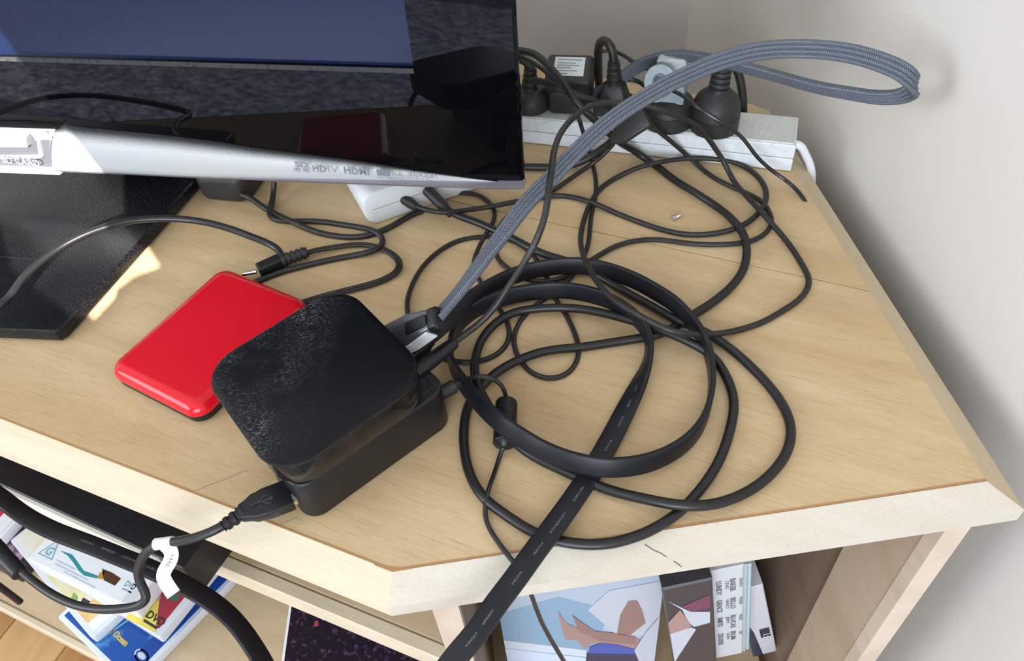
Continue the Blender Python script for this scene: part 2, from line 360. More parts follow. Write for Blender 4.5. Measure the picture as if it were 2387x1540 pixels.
def tube(pts, r, n=10, step=0.003, it=4, taper=None):
    """round cable through (x, y, z) points"""
    pa, s = smooth_path([tuple(p) for p in pts], step, it); T_, sd_, up = frames(pa)
    mb = MB(); rings = []; uv = []
    for i in range(len(pa)):
        rr = r if taper is None else r * np.interp(s[i] / s[-1], [q[0] for q in taper], [q[1] for q in taper])
        rings.append([pa[i] + rr * (sd_[i] * math.cos(2 * math.pi * k / n) + up[i] * math.sin(2 * math.pi * k / n)) for k in range(n)])
        uv += [(s[i], k / n) for k in range(n)]
    mb.loft(rings); mb.uv = uv; mb.path = (pa, s, T_, sd_, up); return mb
def ribbon(pts, wd, th, step=0.003, it=4, nseg=3, wave=0, facing=None):
    """flat cable through (x, y, z, twist degrees); twist 0 lies flat, 90 stands on edge"""
    pa, s = smooth_path([tuple(p) for p in pts], step, it); T_, sd_, up = frames(pa)
    if facing is not None:                  # broad side turned towards a point in the room
        vv = np.array(facing) - pa[:, :3]; a = np.arctan2(-(sd_ * vv).sum(1), (up * vv).sum(1)) + np.radians(pa[:, 3]); a = a[:, None]
    else: a = np.radians(pa[:, 3])[:, None]
    W_ = np.cos(a) * sd_ + np.sin(a) * up; N_ = np.cos(a) * up - np.sin(a) * sd_
    pr = rrect(wd, th, th * 0.36, nseg)
    if wave:                                # ribs along the cable
        q = []
        m = 12
        for k in range(m + 1):
            x = -wd / 2 + wd * k / m; e = th / 2 * (0.40 + 0.60 * abs(math.sin(math.pi * wave * k / m))) if 0 < k < m else th * 0.12; q.append((x, e))
        pr = q + [(x, -y) for x, y in reversed(q)]; pr = list(reversed(pr))
    mb = MB(); rings = []; uv = []
    per = len(pr)
    for i in range(len(pa)):
        rings.append([pa[i, :3] + W_[i] * x + N_[i] * y for x, y in pr]); uv += [(s[i], k / per) for k in range(per)]
    mb.loft(rings); mb.uv = uv; mb.path = (pa, s, T_, W_, N_); return mb
def px_pts(rows):                           # rows (px, py, h mm[, twist]) -> world rows
    out = []
    for r in rows:
        p = P(r[0], r[1], r[2] / 1000.0); out.append((p.x, p.y, p.z) + tuple(r[3:]))
    return out

# ---- writing
def text_mesh(txt, size, ext=0.0, bold=0.0, align='LEFT'):
    c = bpy.data.curves.new('t', 'FONT'); c.body = txt; c.size = size; c.extrude = ext; c.offset = bold; c.align_x = align; c.resolution_u = 3
    o = bpy.data.objects.new('t', c); COL.objects.link(o)
    bpy.context.view_layer.update()
    me = bpy.data.meshes.new_from_object(o.evaluated_get(bpy.context.evaluated_depsgraph_get()))
    bpy.data.objects.remove(o); bpy.data.curves.remove(c); me.materials.clear(); return me
def text_on(txt, size, fr, m, parent, name='lettering', ext=0.00005, bold=0.0, align='LEFT', sx=1.0):
    me = text_mesh(txt, size, ext, bold, align); me.transform(fr @ Matrix.Diagonal((sx, 1, 1, 1))); return link(name, me, m, parent, 0)
def text_along(txt, size, sw, s0, lift, m, parent, name='lettering', flip=False, off=0.0, sx=1.0):
    me = text_mesh(txt, size, 0.0); pa, s, T_, W_, N_ = sw.path
    sg = -1 if flip else 1
    for v in me.vertices:
        ss = s0 + sg * v.co.x * sx; k = np.clip(np.searchsorted(s, ss), 1, len(s) - 1); f = (ss - s[k - 1]) / (s[k] - s[k - 1])
        q = lambda A: A[k - 1] + (A[k] - A[k - 1]) * f
        p = q(pa)[:3] + q(W_) * (-sg) * (v.co.y - size * 0.35 + off) + q(N_) * lift
        v.co = p
    return link(name, me, m, parent, 0)
def poly_on(fr, pts, z, m, parent, name='print'):
    mb = MB(); n = len(pts); t = 0.00015
    mb.loft([[fr @ Vector((x, y, z)) for x, y in pts], [fr @ Vector((x, y, z + t)) for x, y in pts]]); return mb.build(name, m, parent, 0)
# ------------------------------------------------------------------ the room
WX, WY, WL, WF, WC = 0.30, 0.908, -2.8, -2.45, 2.6
I4 = Matrix.Identity(4)
def slab(name, x0, x1, y0, y1, z0, z1, m, parent=None):
    return MB().box(I4, x0, x1, y0, y1, z0, z1).build(name, m, parent, 0)
tag(slab('wall_right', WX, WX + 0.12, WF - 0.12, WY + 0.12, 0, WC, M['wall']), kind='structure')
tag(slab('wall_back', WL, WX, WY, WY + 0.12, 0, WC, M['wall']), kind='structure')
tag(slab('wall_left', WL - 0.12, WL, WF - 0.12, WY + 0.12, 0, WC, M['wall']), kind='structure')
tag(slab('ceiling', WL - 0.12, WX + 0.12, WF - 0.12, WY + 0.12, WC, WC + 0.1, M['ceil']), kind='structure')
# the sun gap: the lit patch of the table carried back along the sun to the front wall
def back(p): t = (WF - p.y) / SUN_TRAVEL.y; return p + SUN_TRAVEL * t
a_ = P(380, 634); b_ = P(290, 530, 0.009); b_ = b_ - SUN_TRAVEL * (b_.z - T) / SUN_TRAVEL.z
dr = (b_ - a_).normalized(); sdw = Vector((-0.097, -0.012, 0))
TVN = Vector((-0.3, -0.95, 0.09))              # towards the room from the television front, enough to carry the beam edge up over its trim
def toT(p): return p - SUN_TRAVEL * ((p.z - T) / SUN_TRAVEL.z)
c_ = toT(P(228, 402, 0.047)); e_ = toT(P(162, 296, 0.071)); dr = (e_ - b_).normalized()
gap = [back(p) for p in (P(215, 762), P(262, 712), P(268, 690), P(310, 660), a_, b_, c_, e_, e_ + dr * 0.25, e_ + dr * 0.25 + sdw * 1.6, a_ + sdw * 1.05 + dr * 0.04)]
gx0, gx1 = min(p.x for p in gap) - 0.04, min(WX - 0.01, max(p.x for p in gap) + 0.04); gz0, gz1 = min(p.z for p in gap) - 0.05, min(WC - 0.02, max(p.z for p in gap) + 0.05)
wf = MB()
sx0, sx1, sz0, sz1 = -2.25, 0.02, 0.42, 1.26       # unseen wall opening added so sun falls on the rug
wf.box(I4, WL, sx0, WF - 0.12, WF, 0, WC); wf.box(I4, sx1, gx0, WF - 0.12, WF, 0, WC); wf.box(I4, sx0, sx1, WF - 0.12, WF, 0, sz0); wf.box(I4, sx0, sx1, WF - 0.12, WF, sz1, WC); wf.box(I4, gx1, WX, WF - 0.12, WF, 0, WC)
wf.box(I4, gx0, gx1, WF - 0.12, WF, 0, gz0); wf.box(I4, gx0, gx1, WF - 0.12, WF, gz1, WC)
tag(wf.build('wall_front', M['wall'], None, 0), kind='structure')
cu = MB()                                   # unseen sheet added to shape the sun patch: strip from gap outline to opening
def edge_pt(p):
    c = Vector(((gap[0].x + gap[4].x) / 2, WF, sum(q.z for q in gap) / len(gap))); d = p - c
    k = min(((gx1 if d.x > 0 else gx0) - c.x) / d.x if abs(d.x) > 1e-6 else 1e9, ((gz1 if d.z > 0 else gz0) - c.z) / d.z if abs(d.z) > 1e-6 else 1e9)
    return c + d * k
outl = []
for i, p in enumerate(gap):
    q = gap[(i + 1) % len(gap)]
    for k in range(8): outl.append(p.lerp(q, k / 8))
ring_in = [Vector((p.x, WF + 0.004, p.z)) for p in outl]
cc = sum(ring_in, Vector()) / len(ring_in)
ring_out = [cc + (p - cc) * 6 for p in ring_in]
ring_out = [Vector((min(max(p.x, gx0 - 0.03), gx1 + 0.03), WF + 0.004, min(max(p.z, gz0 - 0.03), gz1 + 0.03))) for p in ring_out]
k = len(outl); th = Vector((0, 0.004, 0))
cu.loft([ring_in, ring_out, [p + th for p in ring_out], [p + th for p in ring_in]], cap=False, close=True)
cu.build('sun_blocker', mat('curtain cloth', (0.55, 0.52, 0.47), 0.9), None, 0)
tag(bpy.data.objects['sun_blocker'], 'added unseen beige sheet with a hole shaped for the sun patch', 'sun_blocker')
def window(name, c, w_, h_, axis):
    root = thing(name, c, None, None, kind='structure')
    def bx(x0, x1, z0, z1, y0, y1, nm, m):
        if axis == 'y': return slab(nm, c[0] + x0, c[0] + x1, c[1] + y0, c[1] + y1, c[2] + z0, c[2] + z1, m, root)
        return slab(nm, c[0] + y0, c[0] + y1, c[1] + x0, c[1] + x1, c[2] + z0, c[2] + z1, m, root)
    for s in (-1, 1):
        bx(s * w_ / 2 - 0.04, s * w_ / 2 + 0.04, -h_ / 2 - 0.04, h_ / 2 + 0.04, 0.001, 0.05, 'window_frame', M['white_paint'])
        bx(-w_ / 2 + 0.04, w_ / 2 - 0.04, s * h_ / 2 - 0.04, s * h_ / 2 + 0.04, 0.001, 0.05, 'window_frame', M['white_paint'])
    bx(-w_ / 2 + 0.04, w_ / 2 - 0.04, -h_ / 2 + 0.04, h_ / 2 - 0.04, 0.001, 0.012, 'pane', M['clear'])
window('window_1', (WIN_F[0], WF, 1.66), 1.64, 0.72, 'y'); window('window_2', (WL, -0.3, 1.5), 1.6, 1.4, 'x')
tag(slab('baseboard_right', WX - 0.014, WX, WF, WY, 0, 0.09, M['white_paint']), kind='structure')
# floor of boards, the nearest ones laid one by one
fl = tag(slab('floor', WL, WX, WF, WY, -0.06, -0.012, M['board_a']), kind='structure')
FA = math.radians(62); fd = Vector((math.cos(FA), math.sin(FA))); fn = Vector((-fd.y, fd.x))
room = [(WL, WF), (WX, WF), (WX, WY), (WL, WY)]
base = P(95, 1470, -T); b0 = fn.dot(Vector((base.x, base.y))); bw = 0.088
for i in range(-14, 22):
    lo, hi = b0 + (i - 0.5) * bw, b0 + (i + 0.5) * bw - 0.0012
    pl = clip(clip(room, fn, hi), -fn, -lo)
    if len(pl) < 3: continue
    for a0, a1 in ((-9, -0.75 + 0.35 * (i % 3)), (-0.75 + 0.35 * (i % 3) + 0.001, 9)):
        q = clip(clip(pl, fd, a1), -fd, -a0)
        if len(q) > 2: MB().prism(q, -0.0118, 0.0, 0.0006).build('floorboard', M['board_a'] if (i * 7) % 3 else M['board_b'], fl, 0)
# rug in front of the cabinet: the blue grey pile seen in the screen
rg = MB(); nx, ny = 90, 60
rg.loft([[(x, y, z) for x, y in rrect(2.9 - 2 * i, 2.2 - 2 * i, 0.03, 4)] for z, i in ((0.001, 0.0), (0.012, 0.0), (0.02, 0.006))])
for i_ in range(len(rg.v)): rg.v[i_] = (rg.v[i_][0] - 1.16, rg.v[i_][1] - 1.28, rg.v[i_][2])
tag(rg.build('rug', M['rug']), 'blue grey rug on the floor in front of the television', 'rug')

# ------------------------------------------------------------------ the corner cabinet
F0 = Vector((-0.0648, 0.1983)); R0 = Vector((0.2543, 0.1983)); R1 = Vector((0.2543, 0.575)); ft = Vector((-0.8635, 0.5044)).normalized()
FL = F0 + ft * 0.78
outline = [tuple(F0), tuple(R0), tuple(R1), (-0.236, 0.885), (-0.74, 0.885), tuple(FL)]
cab = thing('corner_cabinet', (F0.x, F0.y, 0), 'pale wooden corner cabinet under the television with sloping light lipping', 'cabinet')
j0, j1 = P(1047, 467), P(1854, 641); jd = (j1 - j0).to_2d().normalized(); jn = Vector((-jd.y, jd.x)); jc = jn.dot(j0.to_2d())
for lo, hi in ((-9, jc - 0.0004), (jc + 0.0004, jc + 0.24), (jc + 0.241, 9)):
    pl = clip(clip(outline, jn, hi), -jn, -lo)
    if len(pl) > 2: MB().prism(pl, T - 0.018, T).build('tabletop_board', M['top'], cab, 0)
# bevelled lipping, mitred at the corners
D, HB, HT = 0.0155, 0.0085, 0.021
def lip(a, b, na, nb, name, m):             # a->b along the top edge; na, nb outward offsets at the two ends
    def pr(p, o): return [(p.x, p.y, T - 0.0004), (p.x + o.x, p.y + o.y, T - HB), (p.x + o.x, p.y + o.y, T - HT + 0.002), (p.x + o.x * 0.9, p.y + o.y * 0.9, T - HT), (p.x, p.y, T - HT)]
    N = 24
    MB().loft([pr(a.lerp(b, i / N), na.lerp(nb, i / N)) for i in range(N + 1)]).build(name, m, cab, 20)
nF = Vector((ft.y, -ft.x)); nF = nF if nF.y < 0 else -nF
nR = Vector((0, -1)); nS = Vector((1, 0))
def mit(n1, n2): return (n1 + n2) / (1 + n1.dot(n2)) * D
cF = mit(nF, nR); cR = mit(nR, nS)
lip(FL, F0, nF * D, cF, 'front_lipping', M['lip_f']); lip(F0, R0, cF, cR, 'end_lipping', M['lip_r']); lip(R0, R1, cR, nS * D, 'side_lipping', M['side'])
for a, b in ((FL, F0), (F0, R0)):           # thin orange veneer line along the top edge
    dd = (b - a).normalized(); nn = Vector((-dd.y, dd.x))
    q = [tuple(a), tuple(b), tuple(b + nn * 0.0011), tuple(a + nn * 0.0011)]
    MB().prism(q, T - 0.002, T + 0.0002).build('veneer_line', M['veneer'], cab, 0)
# wear: pencil dashes on the end lipping, scratches and a chip near the front corner
def on_bevel(px, py):
    d = Vector(ray(px, py)); c = Vector(CAM); n_ = Vector((0, -(HB - 0.0004), D)).normalized(); o = Vector((R0.x, R0.y, T - 0.0004)); return c + d * ((o - c).dot(n_) / d.dot(n_)), n_
def dash(p, q, n_, w_, name, m):
    d = (q - p).normalized(); sdv = d.cross(n_) * w_ / 2
    MB().loft([[v + n_ * z for v in (p - sdv, q - sdv, q + sdv, p + sdv)] for z in (-0.0001, 0.00012)]).build(name, m, cab, 0)
pm = mat('pencil grey', (0.09, 0.085, 0.09), 0.8)
pk = [(1503, 1268), (1512, 1274), (1524, 1282), (1541, 1289), (1554, 1298), (1570, 1307), (1580, 1314), (1589, 1321)]
for i in range(len(pk) - 1):
    if i % 3 == 1 and i > 1: continue
    (p, n_), (q, _) = on_bevel(*pk[i]), on_bevel(*pk[i + 1]); dash(p, q, n_, 0.0005, 'pencil_mark', pm)
zu = Vector((0, 0, 1)); sm_ = mat('scratch grey', (0.27, 0.22, 0.17), 0.8)
for a, b, w_ in (((456, 1144), (488, 1130), 0.0005), ((488, 1130), (530, 1115), 0.0006), ((530, 1115), (560, 1101), 0.0005), ((560, 1101), (581, 1096), 0.0003), ((652, 1223), (692, 1206), 0.0004)):
    dash(P(*a), P(*b), zu, w_, 'scratch', sm_)
q = [P(*p).to_2d() for p in ((872, 1316), (914, 1332), (962, 1324), (925, 1322))]
MB().prism([tuple(v) for v in q], T - 0.001, T + 0.00025).build('worn_corner', M['veneer'], cab, 0)
# body: sides, divider, back, shelves
ZB = T - HT
def vbox(name, x0, x1, y0, y1, z0, z1, m, b=0.0): return MB().box(I4, x0, x1, y0, y1, z0, z1, b).build(name, m, cab, 0)
ZL = T - 0.475                              # lower shelf top
vbox('side_post', 0.2355, 0.2475, 0.197, 0.2475, 0.0, ZB, M['panel'])
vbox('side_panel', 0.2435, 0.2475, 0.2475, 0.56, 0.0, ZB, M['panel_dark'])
vbox('panel_edging', 0.2350, 0.2500, 0.187, 0.197, 0.0, ZB, M['panel_edge'], 0.002)
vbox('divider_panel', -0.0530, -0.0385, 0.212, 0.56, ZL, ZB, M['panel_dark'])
vbox('panel_edging', -0.0535, -0.0380, 0.205, 0.212, ZL, ZB, M['panel_edge'], 0.0012)
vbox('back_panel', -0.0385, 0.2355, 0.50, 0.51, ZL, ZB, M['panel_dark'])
def along(a, k, off): q = F0 + ft * a + nF * off; return (q.x, q.y)
ZS = T - 0.1365
MB().prism([along(-0.0128, 0, -0.0162), (-0.0536, 0.24), (-0.0536, 0.50), (-0.25, 0.55), along(0.76, 0, -0.26), along(0.76, 0, -0.0162)], ZS - 0.020, ZS, 0.001).build('shelf', M['shelf'], cab, 0)
MB().prism([along(-0.0125, 0, -0.016), along(-0.0125, 0, -0.006), along(0.76, 0, -0.006), along(0.76, 0, -0.016)][::-1], ZS - 0.0205, ZS + 0.0005, 0.001).build('shelf_edging', M['lip_f'], cab, 0)
l0, l1 = Pz(0, 1395, ZL).to_2d(), Pz(280, 1540, ZL).to_2d(); ld = (l1 - l0).normalized(); ln = Vector((-ld.y, ld.x))
pe = l1 + ld * 0.42; pa = l0 - ld * 0.31
MB().prism([tuple(pa), tuple(pe), (pe.x + 0.10, 0.215), (0.2355, 0.215), (0.2355, 0.55), (-0.25, 0.60), tuple(pa + ln * 0.24)], ZL - 0.018, ZL, 0.0005).build('lower_shelf', M['shelf'], cab, 0)
MB().prism([tuple(pa - ln * 0.009), tuple(pe - ln * 0.009), tuple(pe - ln * 0.0002), tuple(pa - ln * 0.0002)], ZL - 0.020, ZL + 0.001, 0.002).build('lower_shelf_edging', M['lip_f'], cab, 0)
MB().prism([tuple(pa + ln * 0.06), tuple(pe + ln * 0.06), tuple(pe + ln * 0.075), tuple(pa + ln * 0.075)], 0.0, ZL - 0.018).build('plinth', M['panel'], cab, 0)
q0 = F0 + ft * 0.76 - nF * 0.02; q1 = q0 + ft * 0.015; iv = -nF * 0.24
MB().prism([tuple(q0), tuple(q0 + iv), tuple(q1 + iv), tuple(q1)][::-1], 0.0, ZB).build('side_panel', M['panel'], cab, 0)
# ------------------------------------------------------------------ the television
TVY, TVT, G0 = math.radians(-17.5), math.radians(5.0), 0.045
tu = Vector((math.cos(TVY), math.sin(TVY), 0)); tbk = Vector((-math.sin(TVY), math.cos(TVY), 0))
tv_ = Vector((0, 0, math.cos(TVT))) + tbk * math.sin(TVT); tN = tu.cross(tv_)
TQ = P(1222, 433, G0)
TF = Matrix(((tu.x, tv_.x, tN.x, TQ.x), (tu.y, tv_.y, tN.y, TQ.y), (tu.z, tv_.z, tN.z, TQ.z), (0, 0, 0, 1)))   # x right, y up, z to the viewer
def tvp(px, py, off=0.0):
    d = Vector(ray(px, py)); c = Vector(CAM); s = ((TQ + tN * off) - c).dot(tN) / d.dot(tN); q = c + d * s - TQ
    return Vector((q.dot(tu), q.dot(tv_)))
tv = thing('television', (TQ.x - 0.30, TQ.y + 0.12, T), 'black flat television with glossy bezel and silver lower trim on the cabinet', 'television')
TW, TH = 0.62, 0.41
ri = tvp(966, 172).x; bi = tvp(500, 146).y
mb = MB()
outer = [(x - TW / 2, y + TH / 2) for x, y in rrect(TW, TH, 0.006, 3)]
inner = [(ri, TH + bi - 0.13 + 0.05), (-TW - ri, TH + bi - 0.08), (-TW - ri, bi), (ri, bi)]
it = TH - 0.055
def ringpt(pts, z): return [TF @ Vector((x, y, z)) for x, y in pts]
# frame as four glossy boxes joined in one ring
ox0, ox1, oy0, oy1 = -TW, 0, 0, TH; ix0, ix1, iy0, iy1 = -TW - ri, ri, bi, it
O = [(ox0, oy0), (ox1, oy0), (ox1, oy1), (ox0, oy1)]; I = [(ix0, iy0), (ix1, iy0), (ix1, iy1), (ix0, iy1)]
ZT = 0.0; EB = 0.0022
rings = [ringpt(inset(O, 0.034), -0.030), ringpt(inset(O, 0.004), -0.007), ringpt(O, -0.0045), ringpt(O, ZT - EB), ringpt(inset(O, EB * 0.35), ZT - EB * 0.35), ringpt(inset(O, EB), ZT), ringpt(I, ZT), ringpt(I, ZT - 0.004)]
mb.loft(rings, cap=False); mb.build('bezel', M['gloss'], tv, 25)
MB().box(TF, ox0 + 0.034, ox1 - 0.034, 0.034, TH - 0.034, -0.034, -0.029).build('back_plate', M['brick'], tv, 0)
MB().box(TF, -TW + 0.06, -0.06, 0.05, TH - 0.06, -0.060, -0.034, 0.008).build('back_housing', M['brick'], tv, 0)
MB().box(TF, ix0 - 0.001, ix1 + 0.001, iy0 - 0.001, iy1 + 0.001, -0.006, -0.0036).build('screen', M['screen'], tv, 0)
MB().box(TF, ix0, ix1, iy0 - 0.0032, iy0, -0.003, 0.0006).build('screen_ledge', M['ledge'], tv, 0)
# silver trim: a lens-shaped bulge tapering to the right corner
topc = [(131, 293), (150, 289), (200, 296), (300, 306), (400, 316), (500, 329), (600, 345), (700, 358), (800, 371), (900, 386), (1000, 400), (1100, 414), (1180, 425), (1219, 430)]
botc = [(124, 396), (150, 399), (200, 401), (300, 405), (400, 410), (500, 414), (600, 418), (700, 422), (800, 426), (900, 430), (1000, 433.5), (1100, 436.5), (1180, 438.5), (1219, 438.5)]
mb = MB(); rows = []
for (tx, ty), (bx_, by_) in zip(topc, botc):
    a, b = tvp(tx, ty, 0.001), tvp(bx_, by_, 0.008); hgt = (a - b).length; k = min(1, hgt / 0.028)
    prof = [(0, -0.001), (0.015, 0.0012), (0.06, 0.0028), (0.14, 0.0045), (0.26, 0.0062), (0.42, 0.0076), (0.62, 0.0085), (0.85, 0.0088), (0.97, 0.0086), (1.0, 0.0076)]
    rows.append([TF @ Vector((*(a.lerp(b, t)), max(0.0015, z * k) if t > 0.02 else -0.001)) for t, z in prof] + [TF @ Vector((b.x, b.y + 0.0002, -0.004)), TF @ Vector((a.x, a.y, -0.004))])
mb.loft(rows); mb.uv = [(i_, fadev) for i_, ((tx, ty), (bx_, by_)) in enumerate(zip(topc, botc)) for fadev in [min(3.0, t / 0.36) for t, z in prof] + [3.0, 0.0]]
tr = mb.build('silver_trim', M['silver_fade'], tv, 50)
mb = MB(); rows = []                        # darker rolled lip under the trim
for bx_, by_ in botc:
    b = tvp(bx_, by_, 0.008); rows.append([TF @ Vector((b.x, b.y + y, z)) for y, z in ((0.0006, 0.0078), (-0.0018, 0.0066), (-0.0024, 0.003), (-0.0015, -0.004), (0.0012, -0.004))])
mb.loft(rows); mb.build('trim_lip', M['silver_dark'], tv, 60)
def tvtxt(t, px, py, size, bold=0.0, m='print_grey', ang=-1.5, sx=1.0):
    q = tvp(px, py, 0.009)
    fr = TF @ Matrix.Translation((q.x, q.y, 0.0089)) @ Matrix.Rotation(math.radians(ang), 4, 'Z')
    return text_on(t, size, fr, M[m], tr, 'lettering', 0.0001, bold, sx=sx)
tvtxt('SD', 688, 388, 0.0058, 0.00012, sx=1.5); tvtxt('HD  XC', 686, 398, 0.0035, 0.0001, sx=0.95)
tvtxt('HD', 729, 399, 0.0076, 0.0001, sx=0.95); tvtxt('TV', 760, 401, 0.0076, 0.0, 'print_pale', sx=1.0)
tvtxt('HDMI', 802, 404, 0.0078, 0.0002, sx=0.98)
tvtxt('BBE', 879, 408, 0.0060, 0.0004, sx=0.95); tvtxt('VIVA', 905, 409, 0.0060, 0.0, 'print_pale', sx=0.8); tvtxt('HIGH DEFINITION', 880, 415, 0.0020, 0.0, 'print_pale', sx=1.25)
tvtxt('DOLBY', 969, 411, 0.0048, 0.0001, 'print_pale', sx=1.05); tvtxt('D I G I T A L', 950, 417, 0.0025, 0.0, 'print_pale', sx=1.3)
q = tvp(951, 410, 0.009)                    # the double-D device before the word
for k in (0, 1):
    f_ = TF @ Matrix.Translation((q.x + 0.0026 * k, q.y, 0.0089)); s = 1 if k == 0 else -1
    poly_on(f_, [(0, 0), (0.0024, 0), (0.0024, 0.0036), (0, 0.0036)], 0, M['print_pale'], tr, 'emblem')
    poly_on(f_, [(0.0005, 0.0005), (0.0019, 0.0005), (0.0019, 0.0031), (0.0005, 0.0031)], 0.0002, M['silver'], tr, 'emblem')
# card slot at the left end of the trim
def tpoly(name, pts, z0, z1, m, bev=0.0):
    q = [tvp(*p) for p in pts]; ar = sum(q[i].x * q[(i + 1) % len(q)].y - q[(i + 1) % len(q)].x * q[i].y for i in range(len(q)))
    if ar < 0: q = q[::-1]
    q = [tuple(p) for p in q]
    lv = [(z0, 0), (z1 - bev, 0)] + ([(z1, bev)] if bev else [])
    return MB().loft([[TF @ Vector((x, y, z)) for x, y in inset(q, i)] for z, i in lv]).build(name, m, tv, 0)
tpoly('card_slot', [(-60, 282), (138, 292), (126, 392), (-60, 388)], -0.003, 0.0012, M['grey_rec'])
tpoly('slot_hood', [(-60, 279), (60, 281), (145, 287), (142, 293), (60, 291), (-60, 287)], 0.0012, 0.006, M['gloss'], 0.0008)
tpoly('slot_rim', [(-60, 289), (132, 293), (110, 302), (80, 306), (-60, 303)], 0.0012, 0.005, M['slot_pl'], 0.001)
tpoly('slot_step', [(76, 306), (108, 302), (124, 318), (126, 322), (88, 322)], 0.0012, 0.0035, M['slot_pl'], 0.0008)
tpoly('card', [(-60, 307), (74, 309), (76, 333), (-60, 333)], 0.0012, 0.0080, M['silver'], 0.0012)
tpoly('slot_frame', [(-60, 360), (96, 358), (92, 324), (86, 322), (90, 320), (97, 322), (105, 361), (98, 364), (-60, 366)], 0.0012, 0.0032, M['slot_pl'])
tpoly('slot_ridge', [(118, 300), (136, 294), (126, 318), (120, 340), (124, 312)], 0.0012, 0.003, M['slot_pl'])
tpoly('slot_lip', [(-60, 384), (60, 384), (128, 388), (150, 398), (60, 395), (-60, 391)], 0.0012, 0.007, M['slot_pl'], 0.001)
tvtxt('SD CARD', 6, 379, 0.0078, 0.0001, 'print_pale', -2.5, 1.0); q = tvp(76, 381)
text_on('D', 0.0078, TF @ Matrix.Translation((q.x, q.y, 0.0016)), M['print_pale'], tv, 'lettering', 0.0002)
for o in list(tr.children):
    if o.data.name and o.name.startswith('lettering') and False: pass
# stand
mb = MB(); c0 = P(0, 769, 0.011); c1 = P(128, 774, 0.011); c1b = P(148, 762, 0.011); c2 = P(452, 424, 0.011)
rdir = (c2 - c1b).to_2d().normalized(); fdir = (c0 - c1).to_2d().normalized()
s_r = [c1b.to_2d() + rdir * t for t in (0, 0.03, 0.20)]
poly = [tuple(s_r[0]), tuple(s_r[1]), tuple(s_r[2]), tuple(s_r[2] + Vector((-0.20, 0.05))), tuple(c1.to_2d() + fdir * 0.36 + Vector((0.04, 0.16))), tuple(c1.to_2d() + fdir * 0.36), tuple(c1.to_2d() + fdir * 0.006), tuple(c1.to_2d())]
mb.loft([[(x, y, T + z) for x, y in inset(poly, i)] for z, i in ((0.0005, 0.002), (0.003, 0.0), (0.0085, 0.0), (0.0102, 0.0006), (0.0110, 0.002))]); mb.build('stand_base', M['stand'], tv, 25)
rl0, rl1 = P(-40, 598, 0.011).to_2d(), P(112, 606, 0.011).to_2d(); nn = Vector((rl1 - rl0)).normalized(); nn = Vector((-nn.y, nn.x)) * 0.0012
MB().prism([tuple(rl0), tuple(rl1), tuple(rl1 + nn), tuple(rl0 + nn)], T + 0.0108, T + 0.0116).build('stand_ridge', M['brick'], tv, 0)
nb = TF @ Vector((-TW / 2 - 0.06, 0, -0.085)); mb = MB()
mb.loft([[Vector((nb.x, nb.y, T + z)) + tu * x + tbk * (y + z * 0.09) for x, y in rrect(w_, 0.045, 0.012, 4)] for z, w_ in ((0.010, 0.11), (0.03, 0.09), (0.06, 0.08), (0.13, 0.08))]); mb.build('neck', M['gloss'], tv, 30)

# ------------------------------------------------------------------ media player on its black box
PR = Matrix(((0.85197792, -0.52067532, -0.055053), (0.5201471, 0.85372069, -0.02465708), (0.05983822, -0.00762837, 0.99817894))).to_4x4()
AC = Vector((-0.09908343, 0.30142508, -0.33750435)) * 0.959 + Vector(CAM)
AF = Matrix.Translation(AC) @ PR            # top centre, z up
mp = thing('media_player', tuple(AC - Vector((0, 0, 0.024))), 'small square dusty black media player box tilted on the matt black drive', 'media player')
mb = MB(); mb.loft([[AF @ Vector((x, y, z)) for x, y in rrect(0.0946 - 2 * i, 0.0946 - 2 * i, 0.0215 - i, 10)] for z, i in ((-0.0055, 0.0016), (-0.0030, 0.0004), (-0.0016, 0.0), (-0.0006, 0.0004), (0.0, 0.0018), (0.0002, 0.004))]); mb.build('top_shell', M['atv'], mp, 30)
mb = MB(); mb.loft([[AF @ Vector((x, y, z)) for x, y in rrect(0.0946 - 2 * i, 0.0946 - 2 * i, 0.0215 - i, 10)] for z, i in ((-0.0232, 0.006), (-0.0222, 0.0030), (-0.0195, 0.0016), (-0.006, 0.0012), (-0.0045, 0.0016))]); mb.build('side_band', M['atv_side'], mp, 30)
e1, e2 = P(1050, 985).to_2d(), P(740, 1208).to_2d()
BYA = math.degrees(math.atan2(e1.y - e2.y, e1.x - e2.x))
bd = (e1 - e2).normalized(); bn = Vector((-bd.y, bd.x))
BW, BD_, BH = (e1 - e2).length + 0.007, 0.046, 0.0335
bc = (e1 + e2) / 2 + bn * (BD_ / 2 - 0.0015) + bd * -0.0008
BF = frame((bc.x, bc.y, T), BYA)
br = thing('external_drive', (bc.x, bc.y, T), 'matt black external drive box with rounded corners under the media player', 'external drive')
mb = MB(); mb.rbox(BF, BW, BD_, 0.0005, BH, 0.0105, 0.0018, 8); mb.build('drive_case', M['brick'], br, 28)
mb = MB(); mb.loft([[BF @ Vector((x, y, z)) for x, y in rrect(BW - 2 * i, BD_ - 2 * i, 0.0105 - i, 8)] for z, i in ((BH - 0.001, 0.0042), (BH + 0.0004, 0.0045), (BH + 0.0006, 0.0056), (BH - 0.0005, 0.0062))], cap=False); mb.build('rim', M['brick'], br, 28)

